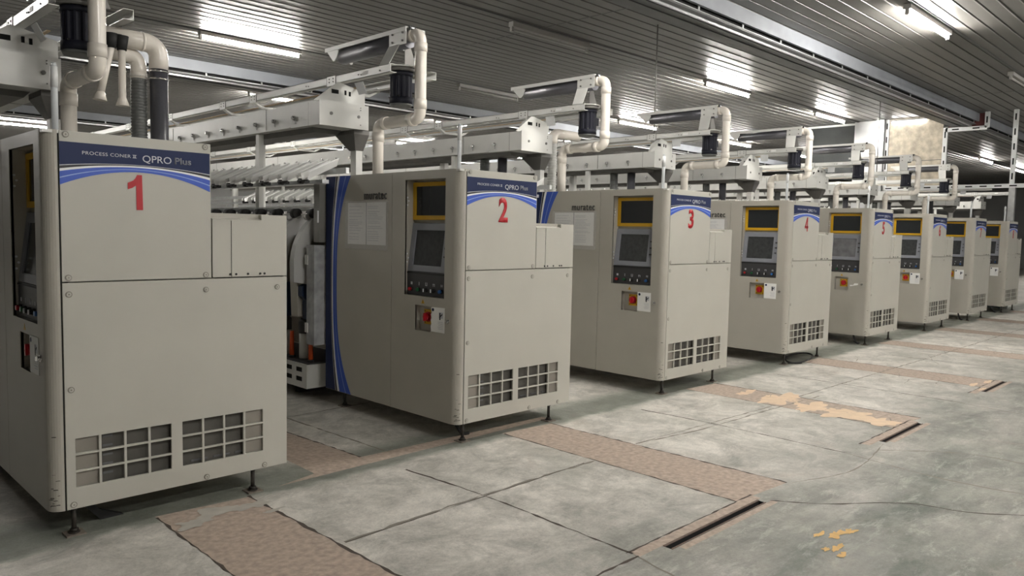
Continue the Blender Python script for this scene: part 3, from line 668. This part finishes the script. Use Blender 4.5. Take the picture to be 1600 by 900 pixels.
    if i in (2, 3, 4):
        dd = part('document', 'doc', doc_mesh, t); part('plastic_sleeve', 'film', doc_film, dd)
    for x, y in ((0.05, 0.055), (0.954, 0.055), (0.02, 1.50), (0.954, 1.50)): part('leg', 'leg', leg, t, (x, y, 0))
    # clear gauge tube on the roof
    part('roof_tube', 'rod', lambda: MB().cyl((0.02, 0.10, H - 0.002), (0.02, 0.10, 2.20), 0.0145, n=14).cyl((0.02, 0.10, 2.20), (0.02, 0.10, 2.212), 0.010, n=12).cyl((0.02, 0.10, 2.10), (0.02, 0.10, 2.195), 0.016, n=14, mi=1).mesh('rod', [m_clear, m_alu]), t)
    part('roof_cap', 'rcap', lambda: MB().box(0.30, 0.62, 0.9, 1.3, H, H + 0.03).mesh('rcap', [m_body], bevel=0.004), t)
    return t
m_logo = mat('dark chrome lettering', (0.13, 0.13, 0.13), 0.25, metal=0.8)

# ------------------------------------------------------------------ overhead gear of each machine
YE = 14.5
def bend(p0, corner, p1, r, n=8):
    p0, corner, p1 = Vector(p0), Vector(corner), Vector(p1); a = corner + (p0 - corner).normalized() * r; b = corner + (p1 - corner).normalized() * r
    return [a * (1 - t) ** 2 + corner * 2 * t * (1 - t) + b * t * t for t in [k / n for k in range(n + 1)]]
def pvc_runs():
    x = 0.545; r = 0.049
    A = (x, 1.80, H + 0.001); Bc = (x, 1.80, 2.405); Cc = (x, 1.205, 2.405); D = (x, 1.205, 3.10); E = (x, 1.352, 3.10)
    path = [Vector(A)] + bend(A, Bc, Cc, 0.075) + bend(Bc, Cc, D, 0.075) + bend(Cc, D, E, 0.085) + [Vector(E)]
    mb = MB().tube(path, r, n=20)
    def sock(p0, p1): mb.cyl(p0, p1, r + 0.006, n=20)
    sock((x, 1.80, 2.25), (x, 1.80, 2.33)); sock((x, 1.72, 2.405), (x, 1.66, 2.405)); sock((x, 1.34, 2.405), (x, 1.28, 2.405))
    sock((x, 1.205, 2.48), (x, 1.205, 2.56)); sock((x, 1.205, 2.95), (x, 1.205, 3.02)); sock((x, 1.29, 3.10), (x, 1.33, 3.10))
    return mb.mesh('pvc', [m_pvc])
def duct_body():
    mb = MB().box(0.05, 0.54, 1.962, YE, 2.368, 2.570, 0)
    mb.box(0.038, 0.05, 2.45, YE, 2.368, 2.378, 0)
    mb.prism([(0.12, 2.368), (0.15, 2.325), (0.38, 2.325), (0.42, 2.368)], 1, 2.2, YE, 1)
    y = 2.9
    while y < YE: mb.box(0.047, 0.543, y, y + 0.004, 2.366, 2.572, 1); y += 2.2
    mb.box(0.0495, 0.0505, 2.14, 2.145, 2.37, 2.57, 1)
    return mb.mesh('duct_body', [m_grey, m_dgrey])
def end_plate():
    mb = holed(0.045, 0.545, 2.362, 2.576, [], 1.950, 1.962, 'front')
    mb.cyl((0.16, 1.951, 2.47), (0.16, 1.944, 2.47), 0.014, n=14, mi=1); mb.cyl((0.44, 1.951, 2.47), (0.44, 1.944, 2.47), 0.014, n=14, mi=1)
    for z in (2.40, 2.53, 2.55): mb.cyl((0.46, 1.951, z), (0.46, 1.947, z), 0.005, n=8, mi=1)
    return mb.mesh('end_plate', [m_grey, m_dgrey])
def tower():
    # bracket plate carrying the rails above the duct end
    mb = MB().prism([(0.02, 2.572), (0.545, 2.572), (0.545, 2.70), (0.30, 2.755), (0.26, 2.755)], 1, 2.01, 2.022, 0)
    for x0, x1, z0, z1 in ((0.20, 0.27, 2.655, 2.69), (0.33, 0.35, 2.655, 2.695), (0.375, 0.395, 2.65, 2.69)): mb.box(x0, x1, 2.008, 2.0095, z0, z1, 1)
    mb.prism([(2.02, 2.572), (2.20, 2.572), (2.14, 2.70), (2.02, 2.74)], 0, 0.24, 0.25, 0)
    mb.box(0.236, 0.2405, 2.06, 2.11, 2.62, 2.66, 1)
    return mb.mesh('tower', [m_grey, m_void])
def gusset():
    return MB().add([(0.44, 2.02, 2.33), (0.60, 2.02, 2.33), (0.60, 2.33, 2.33), (0.44, 2.33, 2.33), (0.50, 2.09, 2.19), (0.585, 2.09, 2.19), (0.585, 2.19, 2.19), (0.50, 2.19, 2.19),
                     (0.44, 2.02, 2.366), (0.60, 2.02, 2.366), (0.60, 2.33, 2.366), (0.44, 2.33, 2.366)],
                    [(8, 9, 10, 11), (0, 1, 9, 8), (1, 2, 10, 9), (2, 3, 11, 10), (3, 0, 8, 11), (0, 1, 5, 4), (1, 2, 6, 5), (2, 3, 7, 6), (3, 0, 4, 7), (4, 5, 6, 7)]).mesh('gusset', [m_dgrey])
def rail(x0, x1):
    mb = MB(); t = 0.004; z0, z1 = 2.765, 2.832
    f = 1 if x1 > x0 else -1
    web = x0; mb.box(min(web, web + f * t), max(web, web + f * t), 1.30, YE, z0, z1, 0)
    mb.box(min(x0, x1), max(x0, x1), 1.30, YE, z1 - t, z1, 0); mb.box(min(x0, x1), max(x0, x1), 1.30, YE, z0, z0 + t, 0)
    for y in (2.19, 3.68, 4.39, 5.85, 7.3, 8.8, 10.2):
        o = 0.003 * f; mb.box(min(web - o, web), max(web - o, web), y - 0.07, y + 0.07, z0 - 0.012, z1 + 0.003, 0)
        for dy in (-0.035, 0.03):
            for z in (2.785, 2.812): mb.cyl((web - o, y + dy, z), (web - o * 2.4, y + dy, z), 0.007, n=8, mi=1)
        mb.box(min(web - o * 1.3, web), max(web - o * 1.3, web), y - 0.074, y - 0.069, z0 - 0.014, z1 + 0.004, 1); mb.box(min(web - o * 1.3, web), max(web - o * 1.3, web), y + 0.069, y + 0.074, z0 - 0.014, z1 + 0.004, 1)
    for y in (2.62, 2.58, 1.45, 1.72, 1.76): mb.cyl((web, y, 2.80 + (y * 7 % 1) * 0.02 - 0.01), (web - 0.006 * f, y, 2.80 + (y * 7 % 1) * 0.02 - 0.01), 0.006, n=8, mi=1)
    return mb.mesh('rail', [m_grey, m_dgrey, m_paper])
def crossbar():
    return MB().add([(0.31, -0.03, 2.752), (0.31, 0.03, 2.752), (0.31, 0.03, 2.766), (0.31, -0.03, 2.766), (0.40, -0.025, 2.70), (0.40, 0.025, 2.70), (0.40, 0.025, 2.725), (0.40, -0.025, 2.725),
                     (0.70, -0.025, 2.70), (0.70, 0.025, 2.70), (0.70, 0.025, 2.725), (0.70, -0.025, 2.725), (0.79, -0.03, 2.752), (0.79, 0.03, 2.752), (0.79, 0.03, 2.766), (0.79, -0.03, 2.766)],
                    [(0, 3, 2, 1), (0, 1, 5, 4), (1, 2, 6, 5), (2, 3, 7, 6), (3, 0, 4, 7), (4, 5, 9, 8), (5, 6, 10, 9), (6, 7, 11, 10), (7, 4, 8, 11), (8, 9, 13, 12), (9, 10, 14, 13), (10, 11, 15, 14), (11, 8, 12, 15), (12, 13, 14, 15)]).mesh('crossbar', [m_grey])
def motor():
    mb = MB(); cx, cy = 0.50, 1.41
    n = 48; ring = []
    for i in range(n):
        a = 2 * PI * i / n; r = 0.094 if i % 4 < 2 else 0.086; ring.append((cx + r * math.cos(a), cy + r * math.sin(a)))
    mb.prism(ring, 2, 2.585, 2.765, 0)
    mb.cyl((cx, cy, 2.765), (cx, cy, 2.80), 0.10, n=28); mb.cyl((cx, cy, 2.535), (cx, cy, 2.59), 0.098, n=28); mb.cyl((cx, cy, 2.515), (cx, cy, 2.535), 0.088, 0.096, n=28, mi=1)
    for a in (0.9, 2.4, 3.9, 5.4): mb.cyl((cx + 0.1 * math.cos(a), cy + 0.1 * math.sin(a), 2.59), (cx + 0.106 * math.cos(a), cy + 0.106 * math.sin(a), 2.59), 0.007, n=8, mi=2)
    mb.box(cx + 0.06, cx + 0.13, cy - 0.05, cy + 0.03, 2.64, 2.72, 0)
    return mb.mesh('motor', [m_black, m_pvc if False else m_hose, m_chrome])
def flange():
    return MB().cyl((0.50, 1.41, 2.832), (0.50, 1.41, 2.842), 0.135, n=32).cyl((0.50, 1.41, 2.80), (0.50, 1.41, 2.832), 0.12, n=28, mi=1).mesh('flange', [m_grey, m_dgrey])
def mount_plate():
    # slanted sheet bracket from the rail up to the hood, with the inclined rear cheek
    mb = MB()
    mb.add([(0.318, 1.475, 2.835), (0.318, 1.335, 2.835), (0.465, 1.385, 3.03), (0.465, 1.54, 3.03)], [(0, 1, 2, 3)])
    mb.add([(0.322, 1.475, 2.835), (0.322, 1.335, 2.835), (0.469, 1.385, 3.03), (0.469, 1.54, 3.03)], [(0, 1, 2, 3)])
    mb.add([(0.318, 1.475, 2.835), (0.322, 1.475, 2.835), (0.469, 1.54, 3.03), (0.465, 1.54, 3.03)], [(0, 1, 2, 3)])
    mb.add([(0.318, 1.335, 2.835), (0.322, 1.335, 2.835), (0.469, 1.385, 3.03), (0.465, 1.385, 3.03)], [(0, 1, 2, 3)])
    for y0 in (1.34,):
        mb.prism([(0.56, 2.842), (0.70, 2.842), (0.62, 3.03), (0.56, 3.03)], 1, 1.44, 1.446, 1)
    return mb.mesh('mount_plate', [m_grey, m_dgrey])
def hood():
    mb = MB(); z0 = 3.02; z1 = 3.150
    mb.box(0.462, 0.468, 1.30, 1.535, z0, z1, 0)                         # side plate near
    mb.box(0.465, 0.66, 1.30, 2.54, z1, z1 + 0.008, 0)                   # top sheet
    mb.box(0.458, 0.466, 1.30, 2.545, z1 - 0.028, z1 + 0.008, 0)         # folded edge
    mb.box(0.655, 0.662, 1.30, 2.54, z1 - 0.05, z1 + 0.008, 0)
    mb.prism([(2.545, z1 + 0.005), (2.33, z1 + 0.005), (2.325, 3.10), (2.35, 3.055), (2.385, 3.025), (2.41, 3.025)], 0, 0.462, 0.47, 0)  # triangular far cheek
    mb.prism([(2.545, z1 + 0.005), (2.33, z1 + 0.005), (2.385, 3.025), (2.41, 3.025)], 0, 0.652, 0.66, 0)
    mb.box(0.466, 0.655, 1.525, 1.531, z0, z1, 0)
    mb.box(0.49, 0.55, 1.285, 1.30, 3.135, 3.165, 1); mb.box(0.505, 0.535, 1.28, 1.286, 3.145, 3.155, 2)
    for y in (1.345, 1.485):
        for z in (3.05, 3.115): mb.cyl((0.462, y, z), (0.452, y, z), 0.009, n=8, mi=3)
    return mb.mesh('hood', [m_grey, m_rub, m_white, m_dgrey])
def drum(): return MB().cyl((0.545, 1.36, 3.074), (0.545, 2.37, 3.074), 0.070, n=28).mesh('drum', [m_drum])
def bolt(): return MB().cyl((0.05, 0, 0), (0.030, 0, 0), 0.007, n=8).cyl((0.042, 0, 0), (0.018, 0, 0), 0.021, 0.016, n=14).box(0.042, 0.05, -0.006, 0.006, -0.05, 0).mesh('bolt', [m_chrome])
def overhead(i, full=True):
    who = 'above the machine numbered %d' % i if i < 9 else ('first' if i == 9 else 'second') + ' one beyond the partition frame'
    nm = ('first', 'second', 'third', 'fourth', 'fifth', 'sixth', 'seventh', 'eighth', 'ninth', 'tenth')[i - 1]
    d = thing('suction_duct', 'light grey sheet metal duct with side bolts, %s' % who, 'duct', (MX[i], 0, 0), 'long grey suction ducts')
    part('duct_body', 'dbody', duct_body, d); part('end_plate', 'dend', end_plate, d); part('bracket_tower', 'tower', tower, d)
    for k in range(26): part('bolt', 'bolt', bolt, d, (0, 2.37 + 0.36 * k, 2.45))
    r = thing('blower_rail', 'twin blower rail track with bolted joints, %s' % who, 'rail', (MX[i], 0, 0), 'twin blower rail tracks')
    part('rail', 'railL', lambda: rail(0.309, 0.37), r); part('rail', 'railR', lambda: rail(0.79, 0.73), r)
    part('cable_run', 'cabl', lambda: MB().box(0.45, 0.475, 1.9, YE, 2.735, 2.742).box(0.60, 0.625, 1.9, YE, 2.735, 2.742, 1).mesh('cabl', [m_card, m_alu]), r)
    for y in (2.19, 3.68, 4.39, 5.85, 7.3, 8.8): part('crossbar', 'xbar', crossbar, r, (0, y, 0))
    part('stop_bracket', 'stopb', lambda: MB().add([(0.36, 1.77, 2.75), (0.36, 1.90, 2.75), (0.42, 1.92, 2.66), (0.42, 1.80, 2.66), (0.364, 1.77, 2.75), (0.364, 1.90, 2.75), (0.424, 1.92, 2.66), (0.424, 1.80, 2.66)], [(0, 1, 2, 3), (4, 5, 6, 7), (0, 1, 5, 4), (1, 2, 6, 5), (2, 3, 7, 6), (3, 0, 4, 7)]).mesh('stopb', [m_white]), r)
    part('sticker', 'stk', lambda: MB().box(0.307, 0.3085, 1.62, 1.70, 2.785, 2.815).mesh('stk', [m_paper]), r)
    if i >= 9: return
    b = thing('drum_blower', 'drum under a tilted hood with black motor, %s' % who, 'blower', (MX[i], 0, 0), 'overhead drum blowers')
    part('hood', 'hood', hood, b); part('drum', 'drum', drum, b); part('mount_plate', 'mount', mount_plate, b); part('flange', 'flange', flange, b); part('motor', 'motor', motor, b, label='black finned electric motor')
    p = obj('waste_pipe', cm('pvc', pvc_runs), None, (MX[i], 0, 0)); tag(p, 'ivory plastic pipe bending up from the roof, %s' % who, 'pipe', 'ivory waste pipes')
    if i > 2 or i == 9:
        h = thing('hose_pair', 'pair of dark hoses under the suction duct, %s' % who, 'hose', (MX[i], 0, 0), 'dark hoses below the ducts')
        part('ribbed_hose', 'rh', lambda: ribbed((0.3, 2.80, 1.503), (0.3, 2.80, 2.322), 0.055).mesh('rh', [m_hose, m_alu]), h)
        part('smooth_hose', 'sh', lambda: MB().cyl((0.3, 2.50, 1.503), (0.3, 2.50, 2.322), 0.056, n=18).mesh('sh', [m_wrap]), h)
def ribbed(p0, p1, r, pitch=0.020, mi=0):
    p0, p1 = Vector(p0), Vector(p1); n = int((p1 - p0).length / pitch); path = []; R = []
    for k in range(n + 1):
        for s, q in ((0.0, 0.99), (0.35, 1.07), (0.7, 0.95)): 
            if k + s <= n: path.append(p0 + (p1 - p0) * ((k + s) / n)); R.append(r * q)
    return MB().tube(path, R, n=20, mi=mi)

# ------------------------------------------------------------------ winding section behind each cabinet
PU = 0.32; Y0 = 1.86
def unit_cover():
    # curved arm cover, profile in XZ extruded in Y
    out = []; inn = []
    for k in range(11):
        a = k / 10 * PI * 0.46
        out.append((0.10 - 0.34 * math.sin(a), 1.16 + 0.44 * math.cos(a))); inn.append((0.10 - 0.22 * math.sin(a), 1.14 + 0.35 * math.cos(a)))
    out.append((-0.235, 1.02)); inn.append((-0.12, 1.00))
    return MB().prism(out + inn[::-1], 1, 0.02, 0.085, 0).mesh('ucover', [m_white2])
m_white2 = mat('glossy pale cover', (0.55, 0.55, 0.54), 0.18)
def unit_arm():
    out = []
    for k in range(11):
        a = k / 10 * PI * 0.46; out.append((0.12 - 0.30 * math.sin(a), 1.12 + 0.44 * math.cos(a)))
    return MB().prism(out + [(-0.16, 0.72), (0.12, 0.72)], 1, 0.09, 0.20, 0).mesh('uarm', [m_side])
def unit_low():
    return MB().box(-0.12, 0.1, 0.02, 0.085, 0.70, 1.0).prism([(-0.12, 1.0), (-0.16, 0.98), (-0.16, 0.90), (-0.12, 0.86)], 1, 0.02, 0.085).mesh('ulow', [m_dblue])
def unit_head():
    mb = MB().cyl((-0.02, 0.02, 1.60), (-0.02, 0.13, 1.60), 0.045, n=16, mi=0).cyl((-0.02, 0.13, 1.60), (-0.02, 0.15, 1.60), 0.025, n=12, mi=1).cyl((-0.08, 0.05, 1.57), (-0.08, 0.09, 1.57), 0.03, n=12, mi=1)
    mb.box(0.0, 0.06, 0.0, 0.18, 1.585, 1.60, 1)
    return mb.mesh('uhead', [m_rub, m_chrome])
def bobbin_tube(): return MB().cyl((-0.06, 0.05, 0.33), (-0.06, 0.05, 0.56), 0.021, 0.017, n=14).cyl((-0.06, 0.05, 0.325), (-0.06, 0.05, 0.345), 0.03, n=14, mi=1).mesh('bob', [m_or, m_rub])
def cannister(): return MB().cyl((-0.04, 0.19, 0.34), (-0.04, 0.19, 0.56), 0.045, n=18).cyl((-0.04, 0.19, 0.56), (-0.04, 0.19, 0.66), 0.05, n=18, mi=1).cyl((-0.04, 0.19, 0.66), (-0.04, 0.19, 0.69), 0.05, 0.03, n=18, mi=1).mesh('can', [m_grey, m_strip])
def tray():
    # tilted trough
    x0, z0, x1, z1 = -0.29, 1.862, -0.02, 1.990; mb = MB(); t = 0.004
    def sheet(pts):
        v = [(x0, y, z0 + h) for y, h in pts] + [(x1, y, z1 + h) for y, h in pts]; n = len(pts)
        mb.add(v, [(i, i + 1, n + i + 1, n + i) for i in range(n - 1)]); 
        v2 = [(a, b, c - t) for a, b, c in v]; mb.add(v2, [(i, i + 1, n + i + 1, n + i) for i in range(n - 1)])
        mb.add([v[0], v2[0], v2[n], v[n]], [(0, 1, 2, 3)]); mb.add([v[n - 1], v2[n - 1], v2[2 * n - 1], v[2 * n - 1]], [(0, 1, 2, 3)])
        for o in (0, n):
            for i in range(n - 1): mb.add([v[o + i], v[o + i + 1], v2[o + i + 1], v2[o + i]], [(0, 1, 2, 3)])
    sheet([(0.0, 0.062), (0.035, 0.0), (0.115, 0.0), (0.135, 0.05)])
    sheet([(0.165, 0.062), (0.20, 0.015), (0.215, 0.05)])
    mb.box(x0 - 0.014, x0 + 0.03, 0.05, 0.10, z0 - 0.026, z0 - 0.004, 1); mb.cyl((x0 - 0.016, 0.0, z0 - 0.008), (x0 - 0.016, 0.16, z0 - 0.008), 0.006, n=8, mi=1); mb.box(x0 - 0.02, x0 + 0.02, 0.125, 0.15, z0 - 0.03, z0 + 0.01, 1)
    return mb.mesh('tray', [m_galv2, m_rub])
m_galv2 = mat('pale satin steel tray', (0.80, 0.80, 0.78), 0.3, metal=0.1)
def bed():
    mb = MB().box(0.10, 0.72, 1.70, YE, 0.42, 1.50, 0)
    mb.box(0.00, 0.10, 1.84, YE, 1.40, 1.45, 1); mb.box(-0.02, 0.06, 1.84, YE, 0.98, 1.02, 1)
    mb.box(-0.13, 0.4, 1.84, YE, 0.315, 0.325, 2)
    return mb.mesh('bed', [m_side, m_dgrey, m_strip])
def base_box():
    holes = []
    y = 1.90
    while y < 8: holes += [(y, y + 0.10, 0.165, 0.205), (y, y + 0.10, 0.245, 0.285)]; y += 0.17
    mb = holed(1.824, YE, 0.112, 0.315, holes, -0.15, -0.146, 'side')
    mb.box(-0.13, 0.62, 1.83, YE, 0.115, 0.31, 1); mb.box(-0.15, 0.62, 1.824, 1.83, 0.112, 0.315, 0); mb.box(-0.15, 0.62, 1.824, YE, 0.310, 0.315, 0)
    y = 2.2
    while y < YE: mb.box(0.0, 0.3, y, y + 0.08, 0.0, 0.115, 1); y += 2.4
    return mb.mesh('base_box', [m_grey, m_rub])
def tray_beam():
    return MB().box(-0.20, -0.14, 1.50, YE, 1.835, 1.865, 0).box(0.02, 0.05, 1.50, YE, 1.93, 1.975, 0).box(0.02, 0.08, 1.70, YE, 1.62, 1.66, 0).mesh('tray_beam', [m_galv])
def winder(i):
    who = 'behind the cabinet numbered %d' % i if i < 9 else ('first' if i == 9 else 'second') + ' one beyond the partition frame'
    t = thing('winding_section', 'bank of yarn winding units with steel trays, %s' % who, 'winding machine', (MX[i], 0, 0), 'banks of winding units')
    part('bed', 'bed', bed, t); part('base_box', 'base', base_box, t); part('tray_beam', 'tbeam', tray_beam, t)
    n = 20
    for k in range(n):
        y = Y0 + PU * k
        if k < 14:
            u = part('winding_unit', 'uarm', unit_arm, t, (0, y, 0)); part('arm_cover', 'ucover', unit_cover, u); part('blue_panel', 'ulow', unit_low, u); part('yarn_drum', 'uhead', unit_head, u)
            part('bobbin_tube', 'bob', bobbin_tube, u, label='orange tube'); part('canister', 'can', cannister, u)
        part('tray', 'tray', tray, t, (0, y - 0.32, 0))
    part('gusset', 'gusset', gusset, t)
    for k, y in enumerate((2.14, 3.60, 6.5, 9.4, 12.3)): part('post', 'dpost', lambda: MB().box(0.51, 0.58, -0.045, 0.045, 0.0, 2.322).mesh('dpost', [m_grey], bevel=0.004), t, (0 if k == 0 else -0.2, y, 0))
    for y in (3.1, 6.0, 8.9, 11.8): part('tray_post', 'tpost', lambda: MB().box(0.06, 0.11, -0.03, 0.03, 1.49, 2.36).mesh('tp', [m_grey]), t, (0, y, 0))
    part('end_guard', 'eguard', lambda: MB().box(-0.156, -0.13, 1.695, 1.815, 0.50, 1.335).box(-0.165, -0.155, 1.79, 1.83, 1.17, 1.25, 1).box(-0.165, -0.155, 1.79, 1.83, 0.60, 0.68, 1).box(-0.13, 0.1, 1.70, 1.72, 0.5, 1.335).mesh('eg', [m_plast, m_grey]), t, label='cloudy plate guard with small hinges')
    part('junction_box', 'jbox', lambda: MB().box(-0.11, 0.05, 1.69, 1.78, 1.36, 1.84).box(-0.118, -0.11, 1.70, 1.715, 1.52, 1.62, 1).box(-0.13, -0.11, 1.775, 1.80, 1.68, 1.72, 2).mesh('jb', [m_jb, m_white, m_grey]), t)
m_jb = mat('dim grey box', (0.20, 0.195, 0.18), 0.5, noise=0.1)

for i in range(1, 9): machine(i)
for i in range(1, 11): overhead(i)
for i in range(1, 11): winder(i)
for o in C.objects:
    if o.parent is None and abs(o.location.x) > 18 and o.location.x in (MX[9], MX[10]): o.location.y = -1.5

# ------------------------------------------------------------------ travelling cleaner hoses at machine 1 and a flexible hose by machine 3
x1 = MX[1]
tc = thing('travelling_cleaner', 'travelling cleaner with two thick hanging hoses and two pale nozzles behind cabinet 1', 'cleaner', (x1, 0, 0))
xa, xb, yy, yb = 1.015, 0.905, 1.50, 1.56
obj('wrapped_hose', MB().cyl((xa, yy, 1.21), (xa, yy, 2.54), 0.0575, n=24).mesh('wh', [m_wrap]), tc, label='smooth dark taped hose')
obj('hose_clamps', MB().cyl((xa, yy, 2.50), (xa, yy, 2.513), 0.063, n=24).cyl((xa, yy, 2.45), (xa, yy, 2.46), 0.063, n=24).mesh('hc', [m_chrome]), tc)
obj('ribbed_hose', ribbed((xb, yb, 1.21), (xb, yb, 2.48), 0.050).mesh('rh1', [m_hose]), tc, label='ribbed grey hose')
ea = bend((xa, yy, 2.5), (xa, yy, 2.688), (0.4, yy, 2.688), 0.10); eb = bend((xb, yb, 2.4), (xb, yb, 2.60), (0.4, yb, 2.60), 0.08)
obj('elbow_pipe', MB().tube([Vector((xa, yy, 2.52))] + ea + [Vector((0.66, yy, 2.688))], 0.0605, n=22).cyl((0.915, yy, 2.688), (0.90, yy, 2.688), 0.0635, n=22).mesh('ep', [m_pvc]), tc)
obj('elbow_pipe', MB().tube([Vector((xb, yb, 2.44))] + eb + [Vector((0.66, yb, 2.60))], 0.050, n=22).cyl((xb, yb, 2.46), (xb, yb, 2.49), 0.053, n=22).mesh('ep2', [m_pvc]), tc)
def nozzle(x, y, ztop, zbot, lean):
    p0 = Vector((x, y, ztop)); p1 = Vector((x + lean, y, zbot))
    m1 = MB().cyl(p0 + Vector((0, 0, 0.02)), p0 - Vector((0, 0, 0.07)), 0.042, 0.028, n=18).mesh('nz', [m_rub])
    m2 = MB().cyl(p0 - Vector((0, 0, 0.06)), p1, 0.022, 0.022, n=16).cyl(p1, p1 + Vector((lean * 0.1, 0, -0.055)), 0.022, 0.042, n=16).mesh('nz2', [m_pvc])
    a = obj('nozzle_cuff', m1, tc, label='black rubber cuff'); obj('nozzle', m2, tc, label='pale flared nozzle')
nozzle(0.745, 1.39, 2.655, 2.29, 0.0); nozzle(0.682, 1.39, 2.66, 2.31, -0.065)
obj('nozzle_arm', MB().cyl((0.682, 1.39, 2.672), (0.745, 1.39, 2.672), 0.014, n=12).cyl((0.715, 1.39, 2.672), (0.715, 1.47, 2.66), 0.014, n=12).mesh('na', [m_rub]), tc)
fx = thing('flexible_hose', 'grey ribbed flexible hose with plastic elbow beside the duct of machine 3', 'hose', (0, 0, 0))
obj('hose', ribbed((3.17, 2.08, 1.505), (3.17, 2.08, 2.52), 0.052, pitch=0.03).mesh('fh', [m_plast2 if False else m_grey]), fx)
obj('elbow', MB().tube([Vector((3.17, 2.08, 2.50))] + bend((3.17, 2.08, 2.4), (3.17, 2.08, 2.62), (3.6, 2.08, 2.62), 0.09) + [Vector((3.62, 2.08, 2.62))], 0.056, n=20).mesh('fe', [m_pvc]), fx)
hb_ = obj('black_hose', ribbed((MX[8] + 1.28, 1.9, 0.5), (MX[8] + 1.28, 1.9, 2.45), 0.06).mesh('bh', [m_rub])); tag(hb_, 'thick black hose standing right of the last cabinet at the right picture edge', 'hose')
tag(obj('storage_cabinet', MB().box(MX[8] + 1.30, MX[8] + 1.95, 0.35, 1.2, 0.0, 1.15).box(MX[8] + 1.28, MX[8] + 1.97, 0.33, 1.22, 1.15, 1.17).mesh('sc', [mat('teal grey steel', (0.20, 0.24, 0.24), 0.5)], bevel=0.01)), 'teal grey steel cabinet at the right picture edge', 'cabinet')
# cable loop under cabinet 4, hook foot under 2, debris under 1
lp = [Vector((MX[4] + 0.15 + 0.0, 0.05, 0.012))]
for k in range(33):
    a = k / 32 * 2.3 * PI; lp.append(Vector((MX[4] + 0.42 + 0.26 * math.cos(a + PI), 0.04 + 0.12 * math.sin(a + PI), 0.012 + 0.06 * (0.5 - 0.5 * math.cos(a * 0.9)))))
tag(obj('coiled_hose', MB().tube(lp, 0.010, n=10).mesh('loop', [m_rub])), 'black hose looped on the floor under cabinet 4', 'hose')
for i, xx, sc in ((2, 0.10, 1.0), (5, 0.0, 1.0), (7, 0.0, 1.0), (8, -0.1, 1.1)):
    p = [Vector((MX[i] + xx, 0.20, 0.135)), Vector((MX[i] + xx + 0.01, 0.19, 0.08)), Vector((MX[i] + xx + 0.03, 0.17, 0.03)), Vector((MX[i] + xx + 0.07, 0.16, 0.012)), Vector((MX[i] + xx + 0.10, 0.155, 0.012))]
    tag(obj('drain_stub', MB().tube(p, 0.012, n=10).mesh('stub', [m_rub])), 'short black drain stub curving to the floor beneath cabinet %d' % i, 'pipe stub', 'drain stubs')
tag(obj('rubber_strap', MB().prism([(0.20, 0.0), (0.31, 0.0), (0.20, 0.05), (0.12, 0.14), (0.08, 0.14)], 1, 0.16, 0.20).mesh('strap', [m_rub]), ) , 'black rubber strap end sagging to the floor under cabinet 1', 'strap')
bpy.data.objects['rubber_strap'].location = (MX[1], 0, 0)
tag(obj('lint_scrap', MB().prism([(-2.74 + a, -0.42 + b) for a, b in ((0, 0), (0.06, -0.01), (0.09, 0.01), (0.06, 0.03), (0.02, 0.025))], 2, 0.0, 0.006).mesh('lint', [m_tan])), 'small tan scrap lying on the floor in front of cabinet 1', 'scrap')
